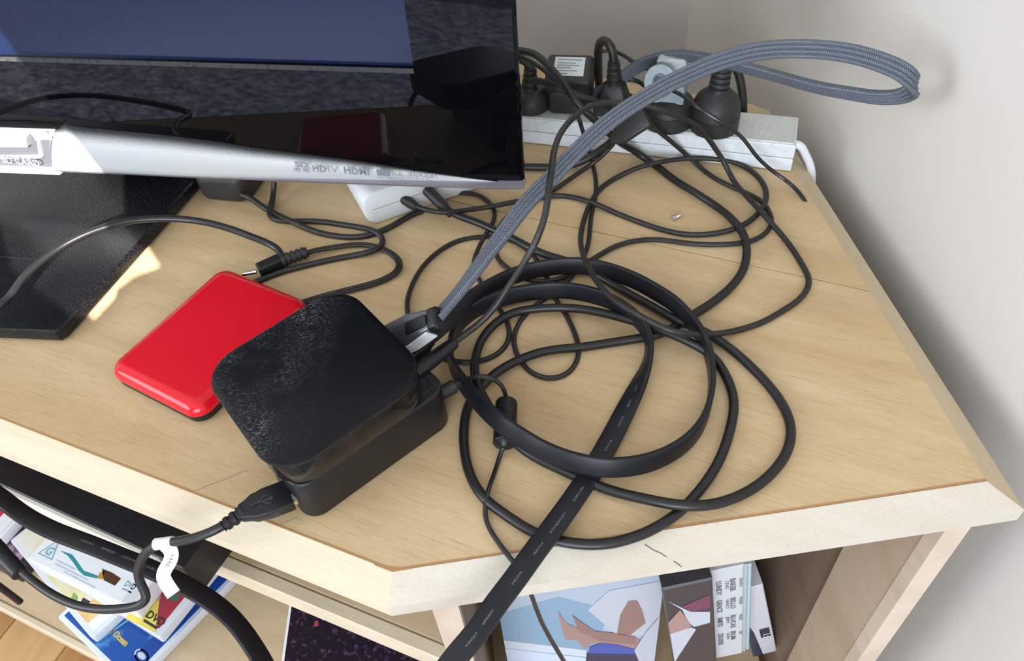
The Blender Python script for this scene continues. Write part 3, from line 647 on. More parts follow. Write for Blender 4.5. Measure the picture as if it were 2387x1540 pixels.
# ------------------------------------------------------------------ red portable drive
rc = [P(512, 612, 0.015), P(722, 690, 0.015), P(238, 852, 0.015), P(465, 978, 0.015)]
rcen = sum(rc, Vector()) / 4; rl = (rc[0] - rc[2]).to_2d(); RYA = math.degrees(math.atan2(rl.y, rl.x))
RF = frame((rcen.x, rcen.y, T), RYA)
rd = thing('portable_drive', (rcen.x, rcen.y, T), 'glossy red portable hard drive lying beside the television stand', 'portable drive')
mb = MB(); mb.loft([[RF @ Vector((x, y, z)) for x, y in rrect(0.1075 - 2 * i, 0.0825 - 2 * i, 0.011 - min(i, .008), 8)] for z, i in ((0.0068, 0.0004), (0.0071, 0.0), (0.0092, 0.0001), (0.0115, 0.0011), (0.0135, 0.0029), (0.0146, 0.0052), (0.0150, 0.0085))]); mb.build('red_shell', M['red'], rd, 35)
mb = MB(); mb.loft([[RF @ Vector((x, y, z)) for x, y in rrect(0.1075 - 2 * i, 0.0825 - 2 * i, 0.011 - i, 8)] for z, i in ((0.0003, 0.0022), (0.0016, 0.0008), (0.0064, 0.0005), (0.0070, 0.0012))]); tag(mb.build('black_base', M['brick'], rd, 35), 'black plastic base')

# ------------------------------------------------------------------ white router
k0, k1, k2 = P(868, 527), P(1100, 446), P(758, 436)
fx = (k1 - k0).to_2d().normalized(); RYW = math.degrees(math.atan2(fx.y, fx.x)); fy = Vector((-fx.y, fx.x))
rw, rdp, rh = 0.115, 0.10, 0.029
rcn = k0.to_2d() + fx * (rw / 2 - 0.003) + fy * (rdp / 2)
WFm = frame((rcn.x, rcn.y, T), RYW)
ro = thing('router', (rcn.x, rcn.y, T), 'white plastic router box with rounded corners under the television edge', 'router')
def rbody(nm, z0, z1, b0, b1):
    mb = MB(); n = 8; prof = rrect(rw, rh, 0.010, n)
    rr = [[WFm @ Vector((x * (1 - 2 * i / rw), y_, rh / 2 + z * (1 - 2 * i / rh))) for x, z in prof] for y_, i in ((-rdp / 2, 0.0022), (-rdp / 2 + 0.0008, 0.0006), (-rdp / 2 + 0.0025, 0), (rdp / 2 - 0.0025, 0), (rdp / 2, 0.0022))]
    return mb.loft([list(reversed(r)) for r in rr]).build(nm, M['white_pl'], ro, 30)
rbody('router_case', 0, rh, 0, 0)
MB().box(WFm, -rw / 2 + 0.006, rw / 2 - 0.006, -rdp / 2 - 0.0001, -rdp / 2 + 0.0005, rh / 2 - 0.0004, rh / 2).build('seam', M['print_pale'], ro, 0)

# ------------------------------------------------------------------ power strip and what is plugged into it
s0, s1 = P(1227, 334), P(1842, 401); sx_ = (s1 - s0).to_2d().normalized(); SYA = math.degrees(math.atan2(sx_.y, sx_.x)); sy_ = Vector((-sx_.y, sx_.x))
SH, SDp, SL = 0.0245, 0.040, 0.42
so_ = s1.to_2d() - sx_ * SL / 2 + sy_ * SDp / 2
SF = frame((so_.x, so_.y, T), SYA)
ps = thing('power_strip', (so_.x, so_.y, T), 'white multi-socket power strip along the back edge of the cabinet', 'power strip')
MB().box(SF, -SL / 2, SL / 2, -SDp / 2, SDp / 2, 0.0004, 0.0115, 0.0008).build('lower_case', M['strip'], ps, 0)
MB().box(SF, -SL / 2, SL / 2, -SDp / 2, SDp / 2, 0.0119, SH - 0.001, 0.0010).build('upper_case', M['strip'], ps, 0)
MB().box(SF, -SL / 2 + 0.002, SL / 2 - 0.002, -SDp / 2 + 0.002, SDp / 2 - 0.002, SH - 0.0015, SH, 0.0005).build('top_panel', M['strip_top'], ps, 0)
for k in range(5):
    x = SL / 2 - 0.044 - k * 0.066
    MB().box(SF, x - 0.0003, x + 0.0003, -SDp / 2 + 0.003, SDp / 2 - 0.003, SH - 0.0002, SH + 0.0002).build('panel_joint', M['print_pale'], ps, 0)
e = SF @ Vector((SL / 2 - 0.001, -0.004, 0.0150))
wc = [e, SF @ Vector((SL / 2 + 0.005, -0.004, 0.0150))] + [Px(x, y, xx) for x, y, xx in ((1873, 352, 0.264), (1887, 378, 0.270), (1893, 412, 0.274), (1887, 452, 0.275), (1881, 475, 0.275))]
wc.append(wc[-1] + Vector((0.0, -0.003, -0.05))); wc.append(wc[-1] + Vector((0.0, -0.0, -0.10)))
tag(tube(wc, 0.0032, 12).build('power_cord', M['white_pl'], ps), 'white round cord leaving the strip')
ZP = T + SH
def sp(px, py, h=0): return P(px, py, SH + h)
def ribbed(mb, a, b, r0, r1, n=5):
    L = (Vector(b) - Vector(a)).length; pr = [(0, r0)]
    for i in range(n):
        t0 = L * (i + 0.1) / n; w_ = L / n; r = r0 + (r1 - r0) * (i + .5) / n
        pr += [(t0, r), (t0 + w_ * .05, r * 1.0), (t0 + w_ * .5, r * .98), (t0 + w_ * .55, r * .78), (t0 + w_ * .8, r * .78)]
    pr.append((L, r1)); mb.lathe(a, b, pr, 18)
# big plug at the right
c = sp(1663, 296); c.z = ZP
pg = thing('mains_plug', tuple(c), 'large dusty black mains plug at right end of the white power strip', 'plug')
upv = Vector((0, 0, 1)); tip = c
mb = MB(); mb.lathe(c, c + upv, [(0.0002, 0.0172), (0.001, 0.0185), (0.012, 0.0185), (0.0125, 0.0178), (0.0135, 0.0186), (0.021, 0.0178), (0.027, 0.0150), (0.031, 0.0105), (0.033, 0.008)], 28); mb.build('plug_body', M['plug'], pg)
mb = MB(); ribbed(mb, c + upv * 0.032, c + Vector((0.002, 0.002, 0.053)), 0.0082, 0.0068); mb.build('strain_relief', M['plug'], pg)
pts = [c + Vector((0.002, 0.002, 0.050)), c + Vector((0.0045, 0.004, 0.0535)), c + Vector((0.010, 0.010, 0.0525))] + [SF @ Vector((SL / 2 - 0.055 + i, SDp / 2 + j, z)) for i, j, z in ((-0.006, 0.016, 0.061), (0.003, 0.016, 0.050), (0.010, 0.014, 0.030), (0.013, 0.012, 0.012), (0.013, 0.008, 0.004))]
tube(pts, 0.0034, 10).build('cord', M['black2'], pg)
# middle plug under the pale grey adaptor
c = sp(1556, 284); c.z = ZP
pg = thing('mains_plug', tuple(c), 'black mains plug under the pale grey round adaptor', 'plug')
mb = MB(); mb.lathe(c, c + upv, [(0.0002, 0.0180), (0.001, 0.0195), (0.012, 0.0195), (0.0125, 0.0187), (0.0135, 0.0194), (0.020, 0.0180), (0.024, 0.0120)], 28); mb.build('plug_body', M['plug'], pg)
g0 = c + Vector((0, 0, 0.0240))
ga = thing('plug_adaptor', tuple(g0), 'pale grey plug adaptor with round eyelet end on the power strip', 'adaptor')
fr = frame((g0.x - 0.002, g0.y, g0.z), SYA)
MB().box(fr, -0.0135, 0.0135, -0.010, 0.012, -0.004, 0.014, 0.003).build('adaptor_body', M['grey_plug'], ga, 0)
rg_c = fr @ Vector((-0.005, -0.012, 0.0185)); ax = (Vector(CAM) - rg_c).normalized()
mb = MB(); n = 24; e1_ = ax.orthogonal().normalized(); e2_ = ax.cross(e1_)
def circ(r, o): return [rg_c + ax * o + (e1_ * math.cos(2 * math.pi * k / n) + e2_ * math.sin(2 * math.pi * k / n)) * r for k in range(n)]
mb.loft([circ(0.0045, -0.008), circ(0.0112, -0.008), circ(0.0120, -0.006), circ(0.0120, 0.002), circ(0.0112, 0.004), circ(0.0055, 0.004), circ(0.0045, 0.002)], cap=False, close=True); mb.build('eyelet', M['grey_plug'], ga)
MB().box(fr, -0.010, 0.012, 0.002, 0.014, 0.012, 0.028, 0.002).build('adaptor_back', M['grey_clear'], ga, 0)
# slim plug
c = sp(1436, 240); c.z = ZP
c = SF @ Vector(((SF.inverted() @ c).x, 0.004, SH))
pg = thing('mains_plug', tuple(c), 'slim wedge-shaped black plug beside the labelled power adaptor', 'plug')
fr = frame(c, SYA); mb = MB()
mb.loft([[fr @ Vector((x, y, z)) for x, y in rrect(w_, d_, 0.003, 3)] for z, w_, d_ in ((0.0002, 0.030, 0.024), (0.009, 0.029, 0.023), (0.011, 0.024, 0.018), (0.022, 0.018, 0.013), (0.024, 0.012, 0.010))]); mb.build('plug_body', M['plug'], pg, 30)
mb = MB(); ribbed(mb, fr @ Vector((0, 0, 0.023)), fr @ Vector((-0.001, 0.001, 0.042)), 0.0066, 0.0048, 4); mb.build('strain_relief', M['plug'], pg)
pts = [fr @ Vector(v) for v in ((-0.001, 0.001, 0.040), (-0.002, 0.002, 0.049), (-0.006, 0.004, 0.056), (-0.012, 0.008, 0.055), (-0.016, 0.014, 0.045), (-0.017, 0.020, 0.02), (-0.017, 0.024, 0.0))]
tube(pts, 0.0034, 10).build('cord', M['black2'], pg)
# labelled power adaptor
xa = (SF.inverted() @ sp(1322, 250)).x
c = SF @ Vector((xa, 0.004, SH)); fr = frame(c, SYA + 6)
pa_ = thing('power_adaptor', tuple(c), 'black block power adaptor with pale ratings label on the power strip', 'power adaptor')
ti = fr @ Matrix.Translation((0.002, 0.006, 0.010)) @ Matrix.Rotation(math.radians(20), 4, 'X') @ Matrix.Scale(0.80, 4)
mb = MB(); mb.rbox(fr, 0.030, 0.028, 0.0002, 0.020, 0.006, 0.002, 5); mb.build('adaptor_foot', M['plug'], pa_, 30)
mb = MB(); mb.rbox(ti, 0.046, 0.036, 0.0, 0.034, 0.005, 0.004, 5); mb.build('adaptor_body', M['plug'], pa_, 30)
lb = MB().box(ti, -0.015, 0.015, -0.010, 0.013, 0.0339, 0.0344).build('ratings_label', M['label'], pa_, 0)
for y_, w_ in ((0.009, 0.024), (0.005, 0.018), (0.002, 0.022), (-0.001, 0.014), (-0.0045, 0.02), (-0.008, 0.011)):
    MB().box(ti, -0.012, -0.012 + w_, y_, y_ + 0.0011, 0.0344, 0.0346).build('print_line', M['print_pale'], lb, 0)
# plug beside the television
xa = (SF.inverted() @ sp(1236, 250)).x; c = SF @ Vector((xa, -0.003, SH)); fr = frame(c, SYA)
pg = thing('mains_plug', tuple(c), 'black mains plug half hidden behind the television edge', 'plug')
mb = MB(); mb.lathe(c, c + upv, [(0.0002, 0.0150), (0.001, 0.0162), (0.009, 0.0162), (0.014, 0.0140), (0.017, 0.009)], 26); mb.build('plug_body', M['plug'], pg)
mb = MB(); ribbed(mb, c + upv * 0.016, c + Vector((0.002, 0.002, 0.034)), 0.0075, 0.0050, 4); mb.build('strain_relief', M['plug'], pg)
tube([c + Vector(v) for v in ((0.002, 0.002, 0.032), (0.001, 0.003, 0.037), (-0.008, 0.006, 0.041), (-0.03, 0.02, 0.035))], 0.0032, 10).build('cord', M['black2'], pg)
# black adaptor under the television
c = P(556, 470); fr = frame((c.x - 0.003, c.y + 0.024, T), -20)
ad = thing('power_adaptor', (c.x, c.y + 0.022, T), 'rounded black power adaptor lying under the television trim', 'power adaptor')
mb = MB(); mb.rbox(fr, 0.046, 0.05, 0.0003, 0.026, 0.012, 0.005, 8, 0.007); mb.build('adaptor_body', M['plug'], ad, 30)
MB().box(fr, -0.034, -0.020, -0.010, 0.024, 0.002, 0.020, 0.003).build('plug_block', M['plug'], ad, 0)
# tiny screw
c = P(1575, 506, 0.0016); d_ = (P(1590, 499, 0.0016) - c).normalized()
sc = thing('grub_screw', (c.x, c.y, T), 'tiny dull metal screw lying on the tabletop inside cable loop', 'screw')
mb = MB(); pr = [(-0.0035, 0.0015), (-0.0034, 0.0024), (-0.0016, 0.0024), (-0.0015, 0.0013)]
for k in range(5): pr += [(-0.001 + k * 0.0010, 0.0012), (-0.0005 + k * 0.0010, 0.0016)]
mb.lathe(c, c + d_, pr + [(0.0046, 0.0008)], 12); mb.build('screw_body', M['screw'], sc)
# ------------------------------------------------------------------ cables
def cable(name, label, loc, group=None): return thing(name, tuple(loc)[:3], label, "cable", group)
def pd(rows): return [tuple(Pd(r[0], r[1], r[2])) + tuple(r[3:]) for r in rows]
# ---- thick round power cable: from behind the television, round the coil twice, into the router
rows = [(1205, 118, 78), (1232, 121, 80), (1253, 130, 80), (1284, 159, 77), (1310, 190, 73), (1336, 229, 66), (1367, 262, 57), (1392, 284, 48), (1420, 310, 36), (1444, 331, 24), (1469, 345, 14), (1503, 368, 4),
        (1536, 391, 3), (1570, 418, 3), (1621, 449, 5), (1671, 482, 4), (1705, 509, 7), (1732, 543, 6), (1741, 577, 6), (1736, 621, 3), (1705, 668, 3), (1655, 709, 3), (1611, 736, 3), (1558, 771, 4),
        (1510, 785, 4), (1452, 794, 3), (1362, 808, 3), (1271, 818, 5), (1211, 838, 5), (1160, 866, 6), (1118, 905, 6), (1093, 940, 3), (1083, 980, 3), (1081, 1034, 3), (1093, 1100, 3), (1125, 1158, 3), (1175, 1197, 3),
        (1234, 1236, 3), (1273, 1252, 3), (1331, 1266, 3), (1390, 1269, 3), (1419, 1267, 3), (1497, 1245, 3), (1555, 1214, 3), (1594, 1183, 3), (1633, 1140, 3), (1672, 1082, 3), (1699, 1012, 3), (1711, 934, 3),
        (1692, 875, 3), (1660, 829, 4), (1614, 800, 8), (1559, 776, 10), (1500, 755, 10), (1458, 743, 9), (1422, 733, 8), (1362, 721, 7), (1317, 717, 6), (1250, 719, 6), (1200, 727, 5), (1162, 747, 5), (1125, 787, 4), (1110, 827, 5),
        (1106, 860, 9), (1112, 895, 10), (1130, 930, 8), (1156, 975, 4), (1205, 1035, 4), (1253, 1068, 4), (1312, 1096, 3), (1390, 1131, 3), (1440, 1148, 4), (1497, 1161, 7), (1583, 1177, 9), (1653, 1177, 8), (1731, 1152, 4), (1793, 1109, 3),
        (1836, 1050, 3), (1843, 988, 3), (1808, 918, 3), (1731, 836, 3), (1676, 793, 4), (1629, 766, 6), (1577, 747, 6), (1536, 723, 5), (1483, 694, 4), (1430, 664, 4), (1378, 632, 4), (1329, 610, 4), (1284, 598, 5), (1240, 580, 6),
        (1190, 553, 5), (1150, 535, 5), (1113, 518, 5), (1075, 505, 6), (1040, 487, 8), (1015, 463, 13), (1003, 449, 15.5)]
pts = px_pts(rows); pc = cable('power_cable', 'thick round black cable coiled twice in the foreground and plugged into the router', pts[40])
tube(pts, 0.0029, 12, 0.003, 5).build('jacket', M['black'], pc)
mb = MB(); a, b = Vector(pts[-1][:3]), Vector(pts[-3][:3]); mb.lathe(a - (b - a).normalized() * 0.004, b, [(0, 0.0042), (0.001, 0.0046), (0.018, 0.0044), (0.022, 0.0036), (0.028, 0.0031)], 16); mb.build('plug', M['plug'], pc)
# ---- ethernet cord: router -> wide loop on the right -> over the coil -> media player
rows = [(944, 465, 13), (963, 478, 10), (995, 489, 9), (1036, 495, 14), (1091, 489, 6), (1145, 481, 5), (1200, 470, 4), (1255, 462, 3), (1296, 455, 2), (1336, 459, 2), (1391, 476, 4), (1435, 496, 2), (1486, 516, 2), (1536, 533, 2), (1587, 545, 2), (1638, 547, 2),
        (1688, 540, 3), (1722, 530, 4), (1756, 509, 3), (1780, 482, 3), (1787, 452, 2), (1780, 428, 2), (1756, 401, 2), (1722, 381, 3), (1671, 371, 5), (1604, 369, 6), (1536, 378, 8), (1486, 391, 7), (1435, 415, 2), (1401, 438, 2), (1381, 465, 2), (1363, 506, 5), (1353, 553, 6), (1357, 587, 11), (1371, 621, 20),
        (1395, 661, 25), (1435, 702, 26), (1503, 742, 25), (1570, 773, 23), (1638, 779, 13), (1705, 773, 3), (1773, 753, 2), (1823, 725, 2), (1867, 695, 2), (1888, 655, 2), (1874, 624, 2), (1840, 570, 2), (1807, 530, 4), (1773, 492, 6), (1739, 455, 6), (1712, 425, 6), (1688, 378, 14), (1671, 351, 24),
        (1641, 310, 40), (1611, 284, 54), (1573, 268, 64), (1529, 252, 72), (1490, 243, 76), (1461, 239, 78), (1414, 239, 80), (1375, 247, 82), (1341, 270, 84), (1318, 294, 87), (1299, 327, 97), (1289, 366, 104), (1284, 411, 108), (1279, 440, 107), (1274, 489, 100), (1260, 538, 92), (1241, 579, 84), (1214, 625, 72), (1186, 666, 60), (1154, 715, 49), (1118, 754, 40), (1080, 781, 37), (1060, 795, 36), (1040, 812, 36)]
pts = px_pts(rows); ec = cable('ethernet_cable', 'thin black cord looping from the white router over everything to the media player', pts[20])
tube(pts, 0.0020, 10, 0.003, 6).build('jacket', M['black2'], ec)
a, b = P(969, 869, 0.034), P(1062, 796, 0.036)
mb = MB(); mb.lathe(a, b, [(0, 0.0042), (0.010, 0.0046), ((b - a).length * 0.75, 0.0042), ((b - a).length * 0.97, 0.0036), ((b - a).length, 0.0027)], 16); mb.build('plug_boot', M['brick'], ec)
a, b = Vector(pts[0][:3]), Vector(pts[1][:3]); ax = (b - a).normalized()
mb = MB(); mb.lathe(a - ax * 0.004, b, [(0, 0.0036), (0.001, 0.0040), (0.010, 0.0040), (0.0135, 0.0032), (0.015, 0.0023)], 14); mb.build('plug', M['plug'], ec)
# ---- thin cord with the small loop in the coil and the arc at the left
rows = [(1200, 128, 70), (1224, 135, 70), (1258, 156, 68), (1289, 182, 66), (1315, 206, 62), (1336, 243, 54), (1351, 281, 42), (1362, 318, 26), (1377, 369, 4), (1388, 411, 2), (1388, 457, 2), (1378, 503, 1.7), (1371, 570, 1.7), (1358, 604, 1.7), (1330, 648, 1.7), (1298, 675, 1.7), (1265, 699, 1.7),
        (1217, 741, 1.7), (1199, 777, 1.7), (1199, 810, 1.7), (1217, 847, 1.7), (1241, 871, 1.7), (1281, 883, 1.7), (1320, 874, 1.7), (1347, 838, 1.7), (1347, 797, 1.7), (1335, 765, 1.7), (1317, 729, 1.7), (1296, 699, 1.7), (1277, 650, 1.7), (1255, 612, 1.7), (1238, 590, 1.7), (1200, 563, 1.7), (1145, 551, 1.7),
        (1118, 552, 1.7), (1069, 560, 1.7), (1023, 585, 1.7), (982, 625, 1.7), (957, 672, 1.7), (948, 707, 1.7), (952, 740, 1.7), (960, 775, 1.7), (985, 810, 1.7), (1020, 832, 1.7), (1060, 842, 1.7), (1100, 845, 1.7), (1142, 835, 1.7), (1169, 819, 1.7), (1187, 789, 1.7), (1184, 753, 1.7), (1166, 723, 1.7), (1133, 676, 1.7), (1116, 650, 1.7),
        (1103, 622, 1.7), (1108, 595, 2), (1128, 553, 4), (1148, 520, 3), (1154, 497, 1.7), (1143, 473, 1.7), (1118, 455, 1.7), (1090, 449, 1.7), (1060, 449, 1.7), (1040, 445, 3)]
pts = px_pts(rows); tc_ = cable('thin_cable', 'thin dusty black cord making a small loop inside the thick cable coil', pts[22])
tube(pts, 0.0017, 8, 0.003, 5).build('jacket', M['black2'], tc_)
# ---- thin cord from the plugs across the right half of the top
rows = [(1512, 286, 44), (1536, 307, 34), (1570, 334, 22), (1604, 364, 6), (1638, 395, 2), (1671, 418, 2), (1705, 435, 2), (1739, 449, 2), (1773, 467, 2), (1793, 492, 2), (1800, 520, 2), (1786, 543, 2), (1756, 561, 2), (1722, 567, 2), (1671, 570, 2), (1604, 567, 2), (1536, 558, 2), (1486, 560, 2),
        (1435, 573, 2), (1401, 592, 2), (1375, 608, 2), (1340, 632, 2), (1300, 652, 2), (1250, 656, 2), (1220, 648, 2), (1195, 633, 2), (1170, 615, 2), (1157, 597, 2), (1155, 560, 2), (1165, 527, 2), (1205, 484, 2), (1245, 462, 2), (1290, 443, 2), (1330, 416, 3), (1377, 384, 5), (1405, 362, 14), (1430, 335, 24)]
pts = px_pts(rows); tc2 = cable('thin_cable', 'thin black cord crossing the right of the tabletop beyond the metal screw', pts[14])
tube(pts, 0.0018, 8, 0.003, 5).build('jacket', M['black2'], tc2)
# ---- short thick lead with an in-line connector in front of the power strip
rows = [(1205, 388, 3), (1227, 389, 3.2), (1276, 390, 3.2), (1310, 389, 3.5), (1341, 382, 5), (1375, 366, 10), (1405, 346, 19), (1432, 325, 30)]
pts = px_pts(rows); lc = cable('power_lead', 'thick black lead with flat in-line connector in front of power strip', pts[2])
tube(pts, 0.0031, 10).build('jacket', M['black2'], lc)
a, b = P(1428, 327, 0.031), P(1508, 272, 0.052); fr = frame3(a, b - a, Vector((0.1, -0.6, 0.8)))
mb = MB(); L_ = (b - a).length
mb.loft([[fr @ Vector((x, y, z)) for y, z in rrect(wy, wz, 0.002, 3)] for x, wy, wz in ((0, 0.007, 0.006), (0.004, 0.011, 0.006), (0.008, 0.0145, 0.0065), (L_ - 0.002, 0.0155, 0.0065), (L_, 0.0135, 0.005))]); mb.build('connector', M['plug'], lc, 30)
# ---- cord between the plugs at the left of the strip
rows = [(1245, 186, 58), (1270, 192, 60), (1305, 207, 58), (1345, 222, 54), (1395, 237, 46), (1420, 250, 38)]
pts = px_pts(rows); tube(pts, 0.0026, 8).build('short_cable', M['black2'])
tag(bpy.data.objects['short_cable'], 'short black cord slung between plugs in front of the labelled adaptor', 'cable')
rows = [(1390, 122, 62), (1422, 116, 64), (1453, 128, 64), (1479, 146, 60), (1496, 158, 57), (1518, 163, 54)]
tube(px_pts(rows), 0.0015, 8).build('slender_cable', M['black2']); tag(bpy.data.objects['slender_cable'], 'thin black cord arching behind the slim plug towards pale grey adaptor', 'cable')
rows = [(1455, 186, 46), (1470, 183, 46), (1486, 186, 46), (1502, 200, 44)]
o = tube(px_pts(rows), 0.0017, 8).build('slender_cable', M['black2']); tag(o, 'very short black cord bowing between slim plug and pale grey adaptor', 'cable')
# ---- thin cord off the back right corner of the cabinet
rows = [(1570, 212, 66), (1590, 221, 66), (1625, 249, 64), (1680, 284, 56), (1708, 302, 48), (1730, 320, 40), (1745, 339, 34), (1765, 366, 24), (1800, 398, 12), (1828, 417, 6), (1850, 435, 3.5), (1868, 455, 2.5), (1880, 474, -1), (1889, 495, -14), (1894, 520, -45)]
o = tube(px_pts(rows), 0.0015, 8).build('slender_cable', M['black3']); tag(o, 'thin glossy black cord running over the power strip and off the corner', 'cable')
# ---- flat cable coil with printed tail
FW, FT = 0.0124, 0.0034
rows = [(1040, 1562, 2, 6), (1060, 1532, 4, 6), (1105, 1482, 7, 6), (1150, 1415, 8, 5), (1200, 1350, 9.5, 4), (1245, 1287, 10.5, 2), (1290, 1228, 9.5, 0), (1340, 1158, 6, 0), (1385, 1090, 3, 0), (1425, 1020, 3, 4), (1460, 952, 4, 14), (1490, 890, 5, 38), (1509, 842, 6, 66), (1515, 805, 8, 82), (1508, 772, 11, 86), (1483, 741, 14, 86), (1430, 705, 13, 84),
        (1372, 685, 11, 80), (1302, 675, 9, 78), (1241, 680, 8, 78), (1181, 691, 8, 76), (1136, 706, 8, 76), (1095, 730, 8, 82), (1066, 760, 7, 88), (1052, 795, 7, 92), (1049, 830, 8, 95), (1059, 863, 10, 100), (1083, 898, 13, 108), (1123, 946, 17, 112), (1162, 982, 19, 116), (1205, 1014, 18, 116), (1273, 1053, 13, 113), (1351, 1080, 13, 112), (1429, 1090, 13, 112), (1506, 1080, 10, 110),
        (1565, 1056, 8, 104), (1615, 1018, 7, 98), (1645, 970, 6, 92), (1658, 917, 6, 88), (1660, 870, 6, 88), (1652, 820, 8, 86), (1632, 777, 12, 84), (1600, 735, 13, 82), (1567, 704, 13, 80), (1528, 680, 11, 78), (1483, 655, 10, 76), (1422, 632, 9, 76), (1377, 622, 10, 76), (1332, 618, 10, 76), (1271, 624, 10, 76), (1226, 633, 9, 76), (1181, 649, 9, 76), (1136, 673, 10, 72), (1090, 703, 16, 60), (1052, 735, 24, 40), (1018, 766, 31, 20), (985, 793, 33, 8)]
pts = px_pts(rows); q0 = Vector(pts[0][:3]); pts = [tuple(q0 + Vector(v)) + (8,) for v in ((-0.075, -0.062, -0.20), (-0.070, -0.058, -0.12), (-0.056, -0.048, -0.055), (-0.034, -0.030, -0.018), (-0.016, -0.015, -0.004))] + pts; fc = cable('flat_cable', 'flat black ribbon cable coiled on edge with printed tail hanging over the front', pts[32])
fsw = ribbon(pts, FW, FT, 0.003, 6); fsw.build('jacket', M['flat'], fc, 30)
s_all = fsw.path[1][-1]
def s_at(sw, px, py):                       # arc length of the point of a sweep seen nearest a pixel
    c = (sw.path[0][:, :3] - CAM) @ RC.T; uu = CX + FPX * c[:, 0] / c[:, 2]; vv = CY - FPX * c[:, 1] / c[:, 2]; return sw.path[1][np.argmin((uu - px) ** 2 + (vv - py) ** 2)]
for t_, px_, py_ in (('HIGH', 1103, 1512), ('SPEED', 1142, 1462), ('HDMI', 1193, 1365), ('WITH', 1248, 1300), ('ETHERNET', 1276, 1250), ('E301195', 1332, 1170), ('AWM', 1385, 1088), ('STYLE', 1414, 1052), ('20276', 1444, 1003), ('80C', 1468, 958), ('30V', 1487, 925)):
    text_along(t_, 0.0017, fsw, s_at(fsw, px_, py_), FT / 2 + 0.0001, M['print_dim'], fc, sx=1.9, off=-0.0012)
fa, fb = P(918, 842, 0.031), P(1000, 786, 0.033)
fr = frame3(fa, fb - fa, (0, 0, 1)); L_ = (fb - fa).length
mb = MB(); mb.loft([[fr @ Vector((x, y, z)) for y, z in rrect(wy, wz, 0.002, 3)] for x, wy, wz in ((0, 0.018, 0.009), (L_ * .7, 0.018, 0.009), (L_ * .9, 0.013, 0.006), (L_, 0.012, 0.005))]); mb.build('connector', M['brick'], fc, 30)
# ---- braided cable
rows = [(1018, 742, 0.452, 35), (1040, 715, 0.456, 35), (1064, 688, 0.458, 35), (1091, 653, 0.460, 32), (1132, 598, 0.464, 25), (1173, 544, 0.468, 15), (1214, 489, 0.472, 5), (1255, 443, 0.476, 0), (1283, 417, 0.478, -4), (1310, 387, 0.480, -6), (1346, 351, 0.482, -8), (1388, 310, 0.485, -10), (1427, 278, 0.487, -12), (1466, 250, 0.489, -14), (1518, 218, 0.491, -18), (1560, 194, 0.492, -24),
        (1597, 177, 0.493, -30), (1647, 154, 0.494, -38), (1705, 134, 0.494, -46), (1764, 120, 0.494, -54), (1823, 114, 0.493, -60), (1881, 114, 0.490, -64), (1940, 118, 0.484, -66), (1999, 128, 0.476, -66), (2057, 146, 0.468, -64), (2101, 165, 0.464, -62), (2127, 186, 0.466, -62), (2133, 204, 0.472, -62), (2118, 219, 0.480, -62), (2087, 227, 0.488, -62), (2043, 227, 0.497, -60), (1984, 218, 0.509, -58), (1925, 208, 0.521, -56), (1867, 194, 0.533, -56), (1808, 177, 0.547, -56), (1749, 161, 0.560, -56), (1691, 146, 0.573, -56), (1632, 134, 0.586, -58), (1588, 130, 0.595, -60), (1544, 134, 0.605, -62), (1500, 148, 0.616, -64), (1466, 169, 0.626, -64), (1440, 190, 0.634, -60), (1409, 208, 0.645, -60), (1380, 222, 0.655, -60)]
pts = pd(rows); bc_ = cable('braided_cable', 'blue grey braided flat cable arching in big loop above the power strip', pts[0])
bsw = ribbon(pts, 0.0112, 0.0048, 0.0025, 5, wave=4); bsw.build('braid', M['braid'], bc_, 70)
ca, cb_ = P(908, 797, 0.036), Vector(pts[0][:3]); cb_ = cb_ + (cb_ - Vector(pts[1][:3])).normalized() * 0.001
fr = frame3(ca, cb_ - ca, (0.25, -0.35, 0.9)); L_ = (cb_ - ca).length
mb = MB(); mb.loft([[fr @ Vector((x, y, z)) for y, z in rrect(wy, wz, 0.0022, 4)] for x, wy, wz in ((0, 0.0195, 0.0095), (0.001, 0.0200, 0.0100), (L_ * .55, 0.0200, 0.0100), (L_ * .72, 0.0165, 0.0098), (L_ * .92, 0.0140, 0.0088), (L_, 0.0125, 0.0075))]); cn = tag(mb.build('connector', M['gunmetal'], bc_, 30), 'gunmetal connector with ribbed thumb grip')
mb = MB(); mb.loft([[fr @ Vector((x, y, z)) for y, z in rrect(0.0085 - i, 0.0015, 0.0006, 2)] for x, i in ((L_ * .50, 0.002), (L_ * .53, 0), (L_ * .90, 0.001), (L_ * .93, 0.003))])
mb.v = [tuple(Vector(v) + (fr.col[2].to_3d() * 0.0047)) for v in mb.v]; mb.build('thumb_grip', M['brick'], cn, 0)
mb = MB(); mb.loft([[fr @ Vector((x, y, z)) for y, z in ((-0.0100 + q, -0.0046), (-0.0100 + q, 0.0044), (-0.0104 + q, 0.0040), (-0.0106 + q, -0.0044))][::-1] for x, q in ((0.001, 0.0), (L_ * .5, 0.0), (L_ * .72, 0.0016), (L_ * .9, 0.0029))]); mb.build('side_trim', M['white_pl'], cn, 0)
mb = MB(); mb.loft([[fr @ Vector((x, y, z)) for y, z in rrect(wy, wz, 0.003, 4)] for x, wy, wz in ((L_ * .93, 0.0142, 0.0088), (L_ * .96, 0.0148, 0.0092), (L_ * 1.06, 0.0142, 0.0086), (L_ * 1.09, 0.0125, 0.0068))]); mb.build('collar', M['brick'], cn, 30)
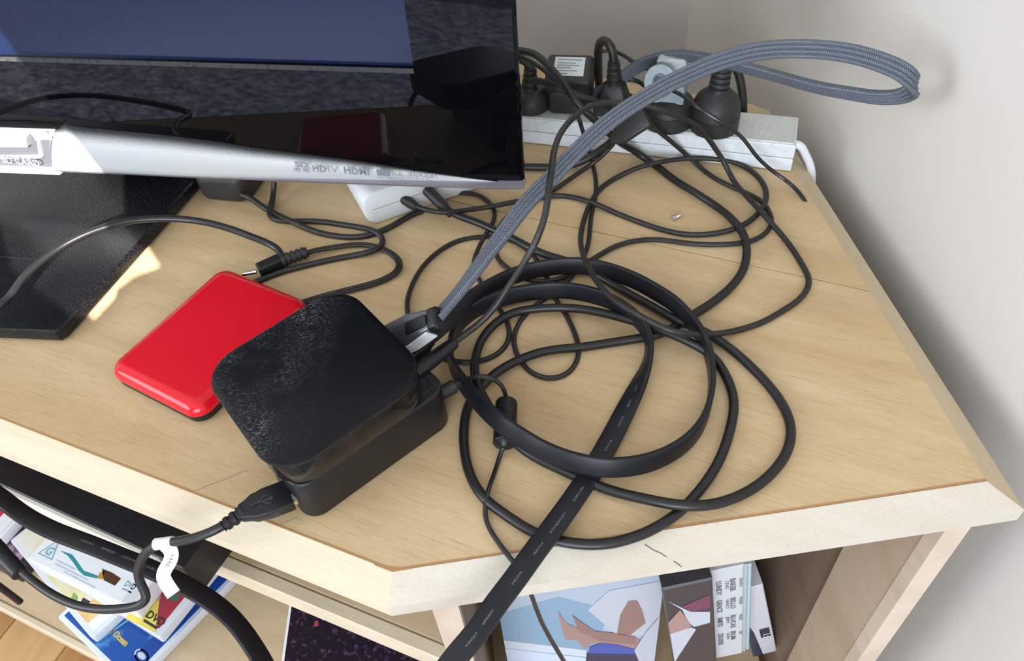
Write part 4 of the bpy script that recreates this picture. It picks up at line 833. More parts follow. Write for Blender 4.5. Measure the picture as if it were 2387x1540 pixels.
# ---- thin lead with the ferrite bead, from the black drive over the front edge
j0_, j1_ = P(1020, 920, 0.013), P(1072, 893, 0.013)
fl_ = cable('ferrite_lead', 'thin black lead with ribbed ferrite bead hanging down over the front edge', j0_)
mb = MB(); mb.lathe(j0_ - (j1_ - j0_).normalized() * 0.004, j1_, [(0, 0.0040), (0.010, 0.0044), (0.0155, 0.0044), (0.016, 0.0032), ((j1_ - j0_).length + 0.004, 0.0024)], 16); mb.build('jack', M['plug'], fl_)
bt, bb = P(1181, 936, 0.0068), P(1175, 1036, 0.0068)
rows = [tuple(j1_)] + px_pts([(1092, 882, 17), (1108, 876, 21), (1130, 876, 22), (1156, 884, 20), (1174, 902, 15), (1181, 922, 9)]) + [tuple(bt)]
tube(rows, 0.0014, 8).build('lead', M['black3'], fl_)
rows = [tuple(bb)] + px_pts([(1168, 1052, 3), (1156, 1092, 1.5), (1138, 1143, 6.5), (1130, 1178, 3), (1132, 1213, 1.5), (1156, 1256, 1.5), (1191, 1302, 1.5), (1216, 1335, -2), (1229, 1361, -14), (1248, 1412, -40), (1263, 1450, -60), (1286, 1493, -85), (1314, 1540, -112), (1345, 1590, -150)])
tube(rows, 0.00135, 8).build('lead', M['black3'], fl_)
L_ = (bb - bt).length; pr = [(0, 0.0045), (0.0004, 0.0062), (0.0012, 0.0066)]
for k in range(7): pr += [(L_ * (0.10 + k * .075), 0.0066), (L_ * (0.11 + k * .075), 0.0063), (L_ * (0.120 + k * .075), 0.0063), (L_ * (0.130 + k * .075), 0.0066)]
pr += [(L_ * .965, 0.0066), (L_ * .985, 0.0061), (L_, 0.0045), (L_ + 0.002, 0.0016)]
mb = MB(); mb.lathe(bt, bb, pr, 22); tag(mb.build('ferrite_bead', M['brick'], fl_, 25), 'ribbed cylindrical ferrite bead')
# ---- round audio lead arching over the stand, with its jack
rows = [(0, 712, 28), (60, 640, 32), (130, 583, 34), (200, 545, 36), (290, 517, 34), (370, 509, 30), (450, 513, 25), (520, 528, 20), (590, 553, 15), (635, 572, 11), (658, 592, 9), (652, 612, 7)]
pts = [tuple(Vector((x_, y_, T + z_))) for x_, y_, z_ in ((-0.50, 0.56, 0.016), (-0.497, 0.52, 0.022), (-0.492, 0.485, 0.028), (-0.478, 0.450, 0.030), (-0.445, 0.428, 0.030), (-0.396, 0.419, 0.030), (-0.350, 0.417, 0.030))] + px_pts(rows); al = cable('audio_lead', 'glossy black lead arching over the television stand to a jack plug', pts[9])
tube(pts, 0.0026, 12).build('jacket', M['black3'], al)
a, b = P(655, 607, 0.006), P(600, 632, 0.0055); fr = frame3(a, b - a, (0, 0, 1)); L_ = (b - a).length
mb = MB(); mb.box(fr, -0.003, L_ * .95, -0.0045, 0.0045, -0.0045, 0.0045, 0.0012); mb.build('jack_body', M['brick'], al, 0)
a2 = P(598, 633, 0.006); b2 = P(563, 640, 0.006); ax = b2 - a2; L_ = ax.length
mb = MB(); mb.lathe(a2, b2, [(0, 0.0017), (L_ * .30, 0.0017), (L_ * .31, 0.0014), (L_ * .35, 0.0014), (L_ * .36, 0.0017), (L_ * .6, 0.0017), (L_ * .61, 0.0014), (L_ * .65, 0.0014), (L_ * .66, 0.0017), (L_ * .85, 0.0017), (L_ * .95, 0.0011), (L_, 0.0004)], 14); mb.build('jack_tip', M['chrome'], al)
# ---- lead from the black adaptor doubling back under the red drive
rows = [(560, 452, 12), (581, 459, 9), (614, 483, 3), (649, 502, 2.5), (684, 518, 5.5), (719, 534, 3), (754, 545, 2.2), (801, 552, 2.2), (847, 551, 2.2), (882, 541, 2.2), (917, 525, 2.2), (950, 505, 2.0), (985, 490, 2.0)]
pts = px_pts(rows); l1_ = cable('adaptor_lead', 'black lead from the rounded adaptor running along under the white router', pts[2])
tube(pts, 0.0023, 10).build('jacket', M['black2'], l1_)
rows = [(639, 424, 14), (638, 445, 8), (633, 478, 3), (626, 499, 2.2), (637, 511, 2.2), (672, 516, 2.2), (707, 515, 2.2), (754, 517, 2.2), (801, 524, 2.2), (847, 531, 2.5), (878, 541, 6), (895, 556, 3), (890, 573, 2.5), (866, 586, 5), (824, 595, 2.2), (766, 606, 2.2), (707, 620, 2.2), (660, 632, 2.2), (622, 646, 2.2), (590, 660, 2.2)]
pts = px_pts(rows); l2_ = cable('looped_lead', 'black lead curling round by the router and back under red drive', pts[11])
tube(pts, 0.0022, 10).build('jacket', M['black2'], l2_)
rows = [(700, 596, 5.5), (716, 588, 5, ), (777, 576, 3), (836, 569, 2.4), (871, 573, 2.4), (906, 586, 2.4), (932, 610, 2.4), (929, 631, 2.4), (894, 652, 2.4), (847, 667, 2.4), (777, 684, 2.4), (712, 703, 2.4), (660, 722, 2.4)]
pts = [r + (8,) for r in px_pts([q[:3] for q in rows])]; l3_ = cable('twin_lead', 'flat twin black lead with ribbed plug beside the red drive', pts[4])
ribbon(pts, 0.0050, 0.0026, 0.003, 5, wave=2).build('jacket', M['black2'], l3_, 40)
a, b = P(655, 608, 0.0068), P(716, 587, 0.0060); mb = MB(); ribbed(mb, a, b, 0.0050, 0.0045, 5); mb.build('ribbed_plug', M['plug'], l3_)
# ---- usb lead with the white name tag
a, b = P(683, 1150, 0.014), P(562, 1196, 0.015); fr = frame3(a, b - a, (0.0, -0.15, 1)); L_ = (b - a).length
ul = cable('usb_lead', 'black usb lead with white name tag plugged into the matt black drive', a)
mb = MB(); mb.loft([[fr @ Vector((x, y, z)) for y, z in rrect(wy, wz, 0.0012, 3)] for x, wy, wz in ((0.001, 0.0158, 0.0080), (0.0015, 0.0162, 0.0084), (L_ * .52, 0.0162, 0.0084), (L_ * .62, 0.0150, 0.0080), (L_ * .74, 0.0145, 0.0078), (L_ * .86, 0.0110, 0.0072), (L_, 0.0085, 0.0068))]); ub = mb.build('usb_plug', M['brick'], ul, 30)
MB().box(fr, -0.006, 0.002, -0.006, 0.006, -0.0022, 0.0022).build('plug_shell', M['chrome'], ul, 0)
f3 = fr @ Matrix.Translation((0.016, 0, 0.0043)) @ Matrix.Rotation(math.radians(180), 4, 'Z')   # trident mark
mb = MB(); n = 8
def stroke(p, q, w_): 
    p, q = Vector(p), Vector(q); d = (q - p).normalized(); nn = Vector((-d.y, d.x)) * w_ / 2
    ps_ = [p + nn, p - nn, q - nn, q + nn]; mb.loft([[f3 @ Vector((v.x, v.y, z)) for v in ps_] for z in (0, 0.00015)])
for p_, q_ in (((-0.006, 0), (0.006, 0)), ((-0.002, 0), (0.001, 0.0025)), ((0.001, 0.0025), (0.003, 0.0025)), ((0, 0), (0.0025, -0.0025)), ((0.0025, -0.0025), (0.004, -0.0025)), ((0.0045, 0.001), (0.006, 0)), ((0.0045, -0.001), (0.006, 0))): stroke(p_, q_, 0.0005)
mb.build('emblem', mat('raised black mark', (0.05, 0.05, 0.055), 0.35), ub, 0)
e_ = P(520, 1226, 0.014); mb = MB(); ribbed(mb, b - (b - a).normalized() * 0.001, e_, 0.0046, 0.0036, 3); mb.build('strain_relief', M['brick'], ul)
rows = [tuple(b.lerp(e_, 0.6))] + pd([(515, 1228, 0.4230), (490, 1240, 0.4235), (455, 1253, 0.4245), (400, 1264, 0.4270), (368, 1269, 0.4300), (343, 1284, 0.4340), (327, 1308, 0.4390), (321, 1335, 0.4440), (328, 1362, 0.4480), (342, 1384, 0.4500), (345, 1398, 0.4510), (330, 1409, 0.4520), (300, 1416, 0.4540), (240, 1420, 0.4580), (180, 1411, 0.4640), (120, 1384, 0.4720), (75, 1352, 0.4790), (40, 1322, 0.4850), (10, 1285, 0.4930), (-25, 1240, 0.503), (-60, 1200, 0.515)])
q0 = Vector(rows[-1][:3]); rows += [tuple(q0 + Vector(v)) for v in ((-0.015, 0.0, -0.012), (-0.03, -0.002, -0.05), (-0.033, 0.0, -0.12))]
usw = tube(rows, 0.00255, 12, 0.0025, 5); usw.build('jacket', M['black'], ul)
a, b = Pd(48, 1338, 0.483), Pd(-6, 1282, 0.493)
mb = MB(); L_ = (b - a).length; mb.lathe(a, b, [(0, 0.0030), (0.001, 0.0048), (L_ * .8, 0.0052), (L_, 0.0055), (L_ + .02, 0.0055)], 16); mb.build('plug_boot', M['brick'], ul)
a, b = Pd(362, 1268, 0.4295), Pd(403, 1263, 0.4275)
mb = MB(); mb.lathe(a, b, [(0, 0.0026), (0.0001, 0.0032), ((b - a).length, 0.0032), ((b - a).length + .0001, 0.0026)], 18); lt = mb.build('label_wrap', M['tape'], ul)
rows = pd([(386, 1270, 0.4250, 0), (397, 1279, 0.4240, 0), (401, 1294, 0.4240, 0), (395, 1311, 0.4250, 0), (384, 1328, 0.4260, 0), (379, 1341, 0.4260, 0), (384, 1354, 0.4260, 0), (394, 1369, 0.4260, 0), (405, 1385, 0.4260, 0)])
tsw = ribbon(rows, 0.0072, 0.0004, 0.0015, 3, facing=CAM); tgo = tag(tsw.build('name_tag', M['tape'], ul, 30), 'white name tag flag')
text_along('MAL', 0.0026, tsw, 0.0065, 0.0003, M['print_black'], tgo, sx=1.7)
# ---- flat cable draped across the black player below the front edge
rows = pd([(-90, 1080, 0.545, 78), (-40, 1128, 0.535, 76), (0, 1158, 0.527, 74), (60, 1203, 0.518, 70), (130, 1239, 0.509, 66), (200, 1265, 0.502, 62), (300, 1305, 0.496, 58), (360, 1330, 0.494, 56), (420, 1358, 0.493, 55), (480, 1392, 0.492, 52), (530, 1430, 0.490, 46), (562, 1465, 0.488, 40), (590, 1505, 0.484, 36), (618, 1552, 0.480, 34), (640, 1600, 0.478, 34)])
q0 = Vector(rows[-1][:3]); rows += [tuple(q0 + Vector(v)) + (34,) for v in ((0.008, -0.018, -0.03), (0.012, -0.03, -0.08), (0.012, -0.034, -0.16))]
q0 = Vector(rows[0][:3]); rows = [tuple(q0 + Vector(v)) + (78,) for v in ((-0.10, 0.05, -0.10), (-0.06, 0.03, -0.04), (-0.025, 0.012, -0.010))] + rows
hc = cable('flat_cable', 'flat black printed cable draped across the black player below front edge', rows[5])
hsw = ribbon([r[:3] + (26,) for r in rows], 0.0122, 0.0034, 0.003, 6, facing=CAM); hsw.build('jacket', M['flat'], hc, 30)
for t_, px_, py_ in (('HIGH', 194, 1262), ('SPEED', 238, 1282), ('HDMI', 287, 1300), ('CABLE', 333, 1317)):
    text_along(t_, 0.0020, hsw, s_at(hsw, px_, py_), FT / 2 + 0.0001, M['print_dim'], hc, sx=1.9)
# ------------------------------------------------------------------ things on the shelves under the top
# black player standing out over the upper shelf
zt = ZS + 0.038
d0 = Pz(421, 1330, zt); d1 = Pz(0, 1135, zt); d2 = Pz(481, 1263, zt)
dx = (d1 - d0).to_2d().normalized(); DYA = math.degrees(math.atan2(-dx.y, -dx.x)); dy = Vector((dx.y, -dx.x)); dy = dy if dy.y > 0 else -dy
dw, dd = 0.36, 0.20
dc = d0.to_2d() + dx * dw / 2 + dy * dd / 2
DF = frame((dc.x, dc.y, ZS), DYA)
pl_ = thing('disc_player', (dc.x, dc.y, ZS), 'black topped player with cream front strip on the upper cabinet shelf', 'disc player')
MB().box(DF, -dw / 2, dw / 2, -dd / 2 + 0.002, dd / 2, 0.0003, 0.038, 0.0008).build('case', M['dev_top'], pl_, 0)
MB().box(DF, -dw / 2, dw / 2 - 0.022, -dd / 2 - 0.0015, -dd / 2 + 0.0022, 0.020, 0.0372, 0.0006).build('upper_face', M['dev_face'], pl_, 0)
lf = MB().box(DF, -dw / 2, dw / 2 - 0.004, -dd / 2 - 0.0008, -dd / 2 + 0.0022, 0.001, 0.0196, 0.0006).build('lower_face', M['dev_low'], pl_, 0)
ff = DF @ Matrix(((1, 0, 0, dw / 2 - 0.085), (0, 0, -1, -dd / 2 - 0.0012), (0, 1, 0, 0.008), (0, 0, 0, 1)))
text_on('VIDEO 1', 0.0075, ff, M['print_white'], lf, 'lettering', 0.0001, 0.0001, sx=1.5)

def dvd(name, corner, yaw, w_, l_, th_, body, label, clear=0.006, cover=None, spine=None):
    """case lying flat: corner = world point of the near-left top corner, w along yaw, l at right angles to it"""
    fr = frame((corner.x, corner.y, corner.z - th_), yaw) @ Matrix.Translation((w_ / 2, l_ / 2, 0))
    o = fr.translation
    root = thing(name, tuple(o), label, 'dvd case')
    mb = MB(); mb.rbox(fr, w_, l_, 0.0002, th_ - 0.0006, 0.003, 0.0008, 3); mb.build('case', M[body] if isinstance(body, str) else body, root, 30)
    cv = MB().box(fr, -w_ / 2 + clear, w_ / 2 - clear, -l_ / 2 + clear, l_ / 2 - clear, th_ - 0.0012, th_ - 0.0003).build('cover_sheet', cover, root, 0)
    return root, cv, fr @ Matrix.Translation((-w_ / 2, -l_ / 2, th_ - 0.0003))
def loc(f_, px, py):                        # pixel -> local xy on the top of a lying case
    q = f_.inverted() @ Pz(px, py, f_.translation.z); return (q.x, q.y)
def lart(f_, pts, z, m, par, nm='print'):
    q = [loc(f_, *p) for p in pts]; ar = sum(q[i][0] * q[(i + 1) % len(q)][1] - q[(i + 1) % len(q)][0] * q[i][1] for i in range(len(q)))
    return poly_on(f_, q if ar > 0 else q[::-1], z, m, par, nm)
blue = mat('blue sea cover', (0.010, 0.075, 0.33), 0.25, noise=(28, (0.10, 0.36, 0.66), 0.50, 0.62))
blue2 = flat('deep blue print', (0.010, 0.060, 0.30), 0.25)
B = Matrix.Translation
# blue case at the bottom of the pile
zc = ZL + 0.0145; c = Pz(133, 1437, zc); bq = Pz(235, 1536, zc); yb = math.degrees(math.atan2(bq.y - c.y, bq.x - c.x))
r1, cv, f_ = dvd('dvd_case', c, yb, 0.135, 0.190, 0.014, 'clear', 'deep blue sea cover disc case lowest in the shelf pile', 0.0055, blue)
poly_on(f_, [(0.006, 0.020), (0.020, 0.020), (0.020, 0.184), (0.006, 0.184)], 0, blue2, cv); poly_on(f_, [(0.112, 0.006), (0.1295, 0.006), (0.1295, 0.184), (0.112, 0.184)], 0, blue2, cv)
gold = flat('gold lettering', (0.55, 0.42, 0.10))
x_, y_ = loc(f_, 245, 1463)
text_on('the Ocean', 0.0092, f_ @ B((x_, y_, 0.0002)) @ Matrix.Rotation(math.radians(0), 4, 'Z'), gold, cv, bold=0.0004, sx=0.95)
lart(f_, [(230, 1490), (300, 1440), (304, 1443), (233, 1494)], 0.0001, flat('sea light print', (0.20, 0.45, 0.72)), cv, 'rule')
ex_, ey_ = loc(f_, 330, 1528)
for rx, ry in ((0.0105, 0.006), (0.0085, 0.0045), (0.006, 0.003)):
    pts = [(ex_ + rx * math.cos(a * math.pi / 10), ey_ + ry * math.sin(a * math.pi / 10)) for a in range(20)]
    poly_on(f_, pts, 0.0001 * (rx < 0.0086) + 0.0001 * (rx < 0.007), M['print_white'] if rx != 0.0085 else blue2, cv, 'disc_emblem')
# pale yellow case on it
zc = ZL + 0.030; c = Pz(213, 1487, zc); e = Pz(75, 1322, zc); yy = math.degrees(math.atan2(c.y - e.y, c.x - e.x))
pale = mat('pale yellow cover', (0.70, 0.64, 0.36), 0.3, noise=(22, (0.74, 0.73, 0.66), 0.42, 0.6))
yd = Vector((math.cos(math.radians(yy)), math.sin(math.radians(yy)), 0))
r2, cv, f_ = dvd('dvd_case', c - yd * 0.190, yy, 0.190, 0.135, 0.014, 'clear', 'pale yellow and orange cover disc case under the white one', 0.0055, pale)
og = mat('orange print', (0.72, 0.36, 0.12), 0.3, noise=(30, (0.72, 0.50, 0.22), 0.4, 0.6)); wh = flat('white print band', (0.76, 0.77, 0.80), 0.3)
poly_on(f_, [(0.150, 0.006), (0.1715, 0.006), (0.1715, 0.129), (0.150, 0.129)], 0, og, cv); poly_on(f_, [(0.1715, 0.006), (0.1845, 0.006), (0.1845, 0.129), (0.1715, 0.129)], 0, wh, cv, 'band')
poly_on(f_, [(0.173, 0.030), (0.183, 0.030), (0.183, 0.044), (0.173, 0.044)], 0.0001, flat('pink red print', (0.72, 0.28, 0.32)), cv, 'print')
gn = flat('green print', (0.22, 0.34, 0.10)); lart(f_, [(165, 1395), (172, 1380), (182, 1390), (180, 1410), (170, 1408)], 0, gn, cv); lart(f_, [(187, 1404), (194, 1392), (212, 1402), (202, 1410)], 0, M['print_black'], cv)
# yellow and red case
zc = ZL + 0.0465; c = Pz(370, 1486, zc); e = Pz(285, 1433, zc); yr = math.degrees(math.atan2(c.y - e.y, c.x - e.x))
red = flat('dark red cover', (0.36, 0.030, 0.050), 0.3)
r3, cv, f_ = dvd('dvd_case', c + Vector((math.cos(math.radians(yr)), math.sin(math.radians(yr)), 0)) * -0.135, yr, 0.135, 0.190, 0.015, 'clear', 'yellow and dark red cover disc case at the right of pile', 0.0075, red)
yel = flat('yellow print', (0.74, 0.60, 0.10), 0.3)
lart(f_, [(292, 1440), (362, 1474), (368, 1425), (372, 1400), (355, 1375), (330, 1395)], 0, yel, cv)
x_, y_ = loc(f_, 338, 1436)
text_on('DVD', 0.011, f_ @ B((x_, y_, 0.0003)), M['print_black'], cv, bold=0.0003, sx=1.1)
poly_on(f_, [(x_ + 0.002, y_ - 0.005), (x_ + 0.022, y_ - 0.005), (x_ + 0.022, y_ - 0.0025), (x_ + 0.002, y_ - 0.0025)], 0.0003, M['print_black'], cv, 'rule')
lart(f_, [(392, 1388), (402, 1400), (412, 1402), (420, 1390), (400, 1380)], 0.0001, flat('dark green print', (0.04, 0.16, 0.10)), cv)
lart(f_, [(350, 1385), (372, 1402), (380, 1370), (366, 1355)], 0.0002, flat('pinkish print', (0.50, 0.30, 0.30)), cv)
for k in range(5): poly_on(f_, [(0.012 + .008 * k, 0.170), (0.016 + .008 * k, 0.170), (0.016 + .008 * k, 0.182), (0.012 + .008 * k, 0.182)], 0.0001, wh if k % 2 else M['print_black'], cv)
# white case with the G rating on top
zc = ZL + 0.0755; e = Pz(62, 1303, zc); c = Pz(268, 1400, zc); yg = math.degrees(math.atan2(c.y - e.y, c.x - e.x))
r4, cv, f_ = dvd('dvd_case', e, yg, 0.152, 0.190, 0.028, 'case_white', 'white disc case with G rating triangle topmost in the pile', 0.002, flat('white cover', (0.78, 0.82, 0.86), 0.3))
lb_ = flat('pale blue print', (0.20, 0.42, 0.55))
def tri(s): return [(0.006 - s + 0.0, 0.010 - s), (0.0285 + s, 0.010 - s), (0.017, 0.034 + s * 1.6)]
poly_on(f_, tri(0.0), 0, lb_, cv, 'rating_triangle'); poly_on(f_, [(0.0085, 0.0115), (0.026, 0.0115), (0.017, 0.0305)], 0.0001, wh, cv, 'rating_triangle')
text_on('G', 0.013, f_ @ B((0.0125, 0.013, 0.0003)), lb_, cv, bold=0.0004)
teal = flat('teal print', (0.02, 0.26, 0.30))
lart(f_, [(140, 1283), (168, 1292), (180, 1308), (195, 1330), (230, 1342), (226, 1348), (196, 1341), (182, 1328), (172, 1312), (158, 1295)], 0, teal, cv)
lart(f_, [(232, 1335), (244, 1330), (240, 1350), (228, 1348)], 0.0001, flat('amber print', (0.55, 0.25, 0.04)), cv)
lart(f_, [(238, 1325), (262, 1335), (282, 1348), (268, 1365), (242, 1352)], 0.0001, flat('dark brown print', (0.07, 0.028, 0.012)), cv)
lart(f_, [(318, 1352), (345, 1388), (330, 1412), (282, 1402)], 0.0001, M['clear'], cv, 'clear_band')
for (xa, ya), (xb, yb_) in (((132, 1303), (175, 1325)), ((128, 1311), (205, 1350)), ((150, 1330), (222, 1368))): lart(f_, [(xa, ya), (xb, yb_), (xb - 1, yb_ + 4), (xa - 1, ya + 4)], 0, flat('faint blue text', (0.52, 0.60, 0.66)), cv, 'text_line')
x_, y_ = loc(f_, 288, 1364)
text_on('DVD', 0.0085, f_ @ B((x_, y_, 0.0002)), lb_, cv, bold=0.0002, sx=0.8); poly_on(f_, [(x_ + 0.001, y_ - 0.004), (x_ + 0.014, y_ - 0.004), (x_ + 0.014, y_ - 0.0025), (x_ + 0.001, y_ - 0.0025)], 0.0001, lb_, cv, 'rule')
# darker cases further left
zc = ZL + 0.0160; c = Pz(98, 1338, zc)
plum = mat('plum picture cover', (0.12, 0.05, 0.075), 0.3, noise=(55, (0.34, 0.26, 0.34), 0.45, 0.65))
gd = Vector((math.cos(math.radians(yg)), math.sin(math.radians(yg)), 0))
r5, cv, f_ = dvd('dvd_case', Pz(40, 1345, zc) - gd * 0.135, yg, 0.135, 0.19, 0.015, 'case_black', 'black disc case with plum picture cover left of the white one', 0.014, plum)
zc = ZL + 0.034
r6, cv, f_ = dvd('dvd_case', Pz(-8, 1262, zc) - gd * 0.135, yg, 0.135, 0.16, 0.016, 'case_white', 'red and white disc case at the far left of lower shelf', 0.004, flat('crimson cover', (0.55, 0.02, 0.07), 0.3))
poly_on(f_, [(0.112, 0.004), (0.131, 0.004), (0.131, 0.156), (0.112, 0.156)], 0, wh, cv, 'band')
# dark case under the middle of the shelf edge
zc = ZL + 0.052; c = Pz(672, 1520, zc)
dk = mat('dark speckled cover', (0.012, 0.008, 0.018), 0.25, noise=(190, (0.09, 0.05, 0.12), 0.56, 0.70))
r7, cv, f_ = dvd('dvd_case', Pz(650, 1580, zc), -4, 0.150, 0.19, 0.014, 'case_white', 'dark speckled disc case with white edge under the shelf front', 0.003, dk)
sp_b, sp_r = flat('violet blue print', (0.10, 0.12, 0.50)), flat('dusky red print', (0.35, 0.05, 0.09))
for k in range(16): 
    x, y = 0.03 + (k * 0.0075) % 0.10, 0.05 + 0.006 * (k % 3) + 0.018 * (k // 8)
    poly_on(f_, [(x, y), (x + .004, y), (x + .004, y + .006), (x, y + .006)], 0.0001, sp_b if k % 3 else sp_r, cv)
# ---- right compartment: standing cases
def standing(name, label, tl, tr, htg, thick, lean, m, cat='dvd case'):
    """upright case whose front face has its top edge from tl to tr, leaning back by lean degrees"""
    x = (tr - tl).normalized(); w_ = (tr - tl).length; bk = Vector((-x.y, x.x, 0)).normalized(); up = Vector((0, 0, 1)) * math.cos(math.radians(lean)) + bk * math.sin(math.radians(lean)); up = (up - x * x.dot(up)).normalized()
    o = tl - up * htg; fr = Matrix(((x.x, up.x, 0, o.x), (x.y, up.y, 0, o.y), (x.z, up.z, 0, o.z), (0, 0, 0, 1))); n_ = x.cross(up); fr.col[2] = (n_.x, n_.y, n_.z, 0)
    root = thing(name, tuple(o + x * w_ / 2), label, cat)
    MB().box(fr, 0, w_, 0, htg, -thick, 0, 0.0015).build('case', m, root, 0)
    return root, fr, w_
yA = 0.262
tl, tr_ = Py(1150, 1370, yA), Py(1556, 1338, yA); zz = ZL + 0.190; tl.z = tr_.z = zz
def at_z(px, py, y, z): 
    v = Py(px, py, y); v.z = z; return v
wA = 0.145
r8, f_, w_ = standing('dvd_case', 'pale blue disc case showing bare feet standing in the right compartment', Vector((-0.021, 0.288, ZL + 0.268)), Vector((0.116, 0.276, ZL + 0.268)), 0.268, 0.014, 3, flat('pale sky print', (0.42, 0.50, 0.60), 0.3))
cA = [o for o in bpy.data.objects if o.parent == r8][0]; ART = (w_ - 0.0005, 0.2675); w8 = w_
def onf(fr, px, py):
    n_ = fr.col[2].to_3d(); o = fr.translation; d = Vector(ray(px, py)); c = Vector(CAM); t = (o - c).dot(n_) / d.dot(n_); q = fr.inverted() @ (c + d * t); return (q.x, q.y)
def art(fr, pts, z, m, par, nm='print'): 
    q = [onf(fr, *p) for p in pts]; ar = sum(q[i][0] * q[(i + 1) % len(q)][1] - q[(i + 1) % len(q)][0] * q[i][1] for i in range(len(q)))
    q = q if ar > 0 else q[::-1]
    for n_, c_ in ((Vector((1, 0)), ART[0]), (Vector((-1, 0)), 0), (Vector((0, 1)), ART[1]), (Vector((0, -1)), 0)): q = clip(q, n_, c_) if len(q) > 2 else q
    return poly_on(fr, q, z, m, par, nm) if len(q) > 2 else None
skin = flat('skin tone print', (0.29, 0.175, 0.165), 0.35); skin2 = flat('light skin tone print', (0.37, 0.235, 0.22), 0.35); cloth = flat('white cloth print', (0.50, 0.54, 0.61), 0.35); blu = flat('royal blue print', (0.06, 0.10, 0.42), 0.35)
skb = flat('sky blue print', (0.24, 0.38, 0.52), 0.35); ltb = flat('light band print', (0.62, 0.68, 0.78), 0.35); navy = flat('navy print', (0.035, 0.04, 0.085), 0.35)
art(f_, [(1165, 1430), (1300, 1390), (1420, 1420), (1380, 1545), (1130, 1545)], 0, skb, cA); art(f_, [(1165, 1490), (1365, 1514), (1368, 1530), (1160, 1507)], 0.0002, ltb, cA, 'band'); art(f_, [(1160, 1508), (1368, 1532), (1370, 1560), (1150, 1560)], 0.0002, flat('ice print', (0.60, 0.70, 0.86)), cA)
art(f_, [(1370, 1420), (1420, 1375), (1556, 1350), (1556, 1480), (1440, 1480)], 0.0003, cloth, cA)
art(f_, [(1437, 1480), (1446, 1430), (1465, 1398), (1485, 1397), (1497, 1420), (1505, 1450), (1485, 1465), (1470, 1478)], 0.0005, skin, cA, 'foot_print')
art(f_, [(1300, 1422), (1320, 1450), (1345, 1462), (1400, 1470), (1470, 1478), (1492, 1490), (1478, 1512), (1430, 1500), (1378, 1497), (1363, 1512), (1345, 1490), (1318, 1488), (1308, 1455)], 0.0005, skin2, cA, 'foot_print')
art(f_, [(1334, 1432), (1352, 1445), (1385, 1468), (1480, 1482), (1484, 1500), (1400, 1492), (1350, 1470)], 0.0007, skin, cA, 'foot_print')
art(f_, [(1374, 1506), (1400, 1496), (1440, 1500), (1478, 1510), (1490, 1560), (1365, 1560)], 0.0009, blu, cA); art(f_, [(1368, 1520), (1490, 1522), (1510, 1560), (1362, 1560)], 0.0011, navy, cA)
r9, f9, w_ = standing('dvd_case', 'disc case with dark and white clothed figure beside the printed spine', Vector((0.1010, 0.240, ZL + 0.3045)), Vector((0.1370, 0.240, ZL + 0.3095)), 0.302, 0.013, 0, flat('dark picture print', (0.045, 0.045, 0.055), 0.35))
cB = [o for o in bpy.data.objects if o.parent == r9][0]; ART = (w_ - 0.0005, 0.3015)
art(f9, [(1556, 1400), (1590, 1420), (1605, 1450), (1618, 1460), (1655, 1450), (1655, 1425), (1610, 1425)], 0.0001, cloth, cB)
art(f9, [(1553, 1455), (1585, 1420), (1600, 1440), (1612, 1458), (1575, 1478), (1553, 1480)], 0.0003, skin2, cB); art(f9, [(1550, 1480), (1612, 1460), (1622, 1465), (1570, 1545), (1545, 1545)], 0.0004, cloth, cB)
art(f9, [(1590, 1412), (1655, 1385), (1655, 1415), (1610, 1425)], 0.0002, flat('plum print', (0.16, 0.05, 0.10)), cB)
ART = (w8 - 0.0005, 0.2675)
art(f_, [(1556, 1395), (1540, 1430), (1505, 1470), (1478, 1512), (1492, 1545), (1550, 1560), (1556, 1480)], 0.0013, flat('grey white cloth print', (0.50, 0.53, 0.60)), cA)
# the case with the printed spine, in front
yS = 0.255
tl, tr_ = Py(1655, 1335, yS), Py(1732, 1346, yS)
bl = Py(1667, 1545, yS)
ux = Vector((1, 0, math.tan(math.radians(-3)))); 
x = Vector((tr_.x - tl.x, 0, tr_.z - tl.z)); w_ = x.length; x.normalize(); upv2 = Vector((-x.z, 0, x.x)); 
dn = (bl - tl).normalized(); upv2 = -dn
hgt = 0.186
o = tl + dn * hgt; zax = x.cross(upv2).normalized(); x = upv2.cross(zax)
fS = Matrix(((x.x, upv2.x, zax.x, o.x), (x.y, upv2.y, zax.y, o.y), (x.z, upv2.z, zax.z, o.z), (0, 0, 0, 1)))
r10 = thing('box_set', tuple(o + x * w_ / 2), 'white box set with two columns of names on its leaning spine', 'box set')
w1 = w_ * 0.80
bx_ = MB().box(fS, 0, w1, 0, hgt, -0.135, 0, 0.0015).build('slipcase', mat('off white card', (0.60, 0.61, 0.63), 0.5), r10, 0)
MB().box(fS, w1, w1 + w_ * 0.10, 0, hgt - 0.003, -0.135, -0.001, 0.001).build('inner_case', flat('pale green plastic', (0.42, 0.50, 0.52), 0.3), r10, 0)
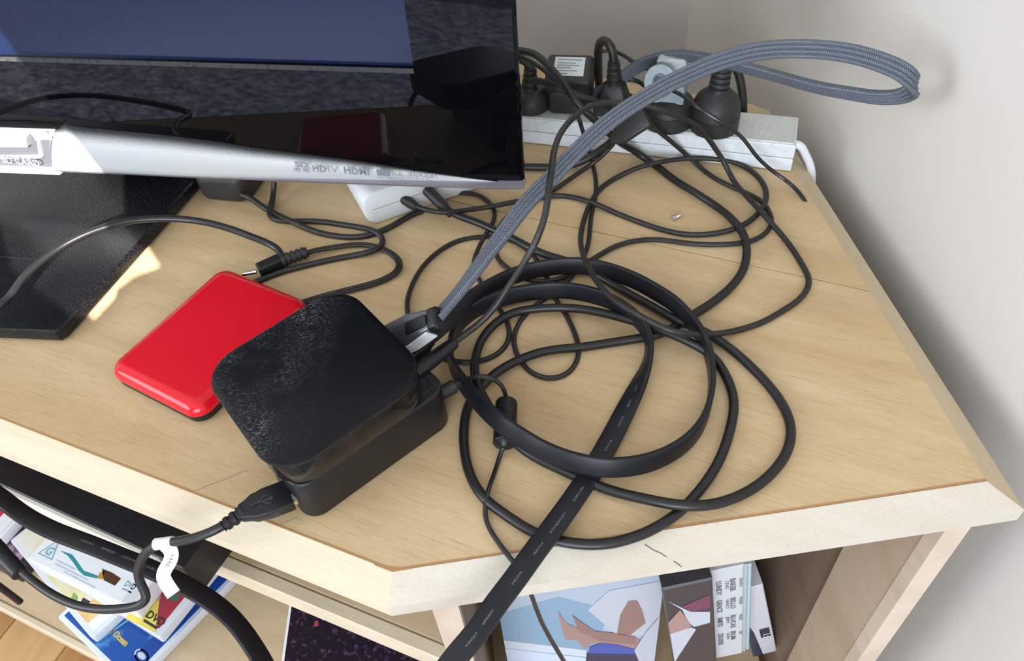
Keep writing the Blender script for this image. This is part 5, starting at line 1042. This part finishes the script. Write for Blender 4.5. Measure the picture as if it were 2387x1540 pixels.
MB().box(fS, w1 + w_ * 0.10, w1 + w_ * 0.2, 0, hgt - 0.006, -0.135, -0.002, 0.001).build('inner_case', flat('pale aqua plastic', (0.45, 0.60, 0.66), 0.3), r10, 0)
RT = Matrix.Rotation(math.radians(-90), 4, 'Z')
for col, words in ((0.68, (('SARAH', 'BAKER'), ('MARIA', 'BELLO'), ('MARC', 'BLUCAS'), ('TIM', 'BLUM'))), (0.26, (('CRAIG', 'LUNDY'), ('NANCY', 'GRACE'), ('JIMMY', 'SMITS'), ('KEVIN', 'ZEGERS')))):
    for k, (a, b) in enumerate(words):
        yk = hgt - 0.018 - k * 0.036
        text_on(b, 0.0060, fS @ B((w1 * (col - 0.10), yk, 0.0002)) @ RT, M['print_grey'], bx_, bold=0.0002, sx=1.3)
        text_on(a, 0.0042, fS @ B((w1 * (col + 0.17), yk - 0.002, 0.0002)) @ RT, M['print_pale'], bx_, sx=1.25)
# green edged cases and the white booklet to the right
y2 = 0.275
tl, tr_ = Py(1742, 1364, y2), Py(1779, 1362, y2); bl = Py(1750, 1545, y2); br_ = Py(1817, 1545, y2)
x = Vector((0.020, 0.0, 0.0)); dn = (br_ - tr_).normalized(); up_ = -dn; xx = Vector((1, 0, 0)); xx = (xx - up_ * xx.dot(up_)).normalized(); zax = xx.cross(up_)
o = tr_ - xx * 0.024 + dn * 0.170
fB = Matrix(((xx.x, up_.x, zax.x, o.x), (xx.y, up_.y, zax.y, o.y), (xx.z, up_.z, zax.z, o.z), (0, 0, 0, 1)))
r11 = thing('booklet', tuple(o + xx * 0.012), 'white leaning booklet with dark block letters right of the box set', 'booklet')
bk_ = MB().box(fB, 0, 0.024, 0, 0.170, -0.13, 0, 0.0008).build('cover', mat('white card', (0.64, 0.64, 0.68), 0.5), r11, 0)
text_on('BIBLE', 0.012, fB @ B((0.0125, 0.170 - 0.100, 0.0002)) @ RT, navy, bk_, bold=0.0007, sx=0.8)
poly_on(fB, [(0.0, 0.0), (0.010, 0.0), (0.0065, 0.066), (0.0, 0.108)], 0, navy, bk_)
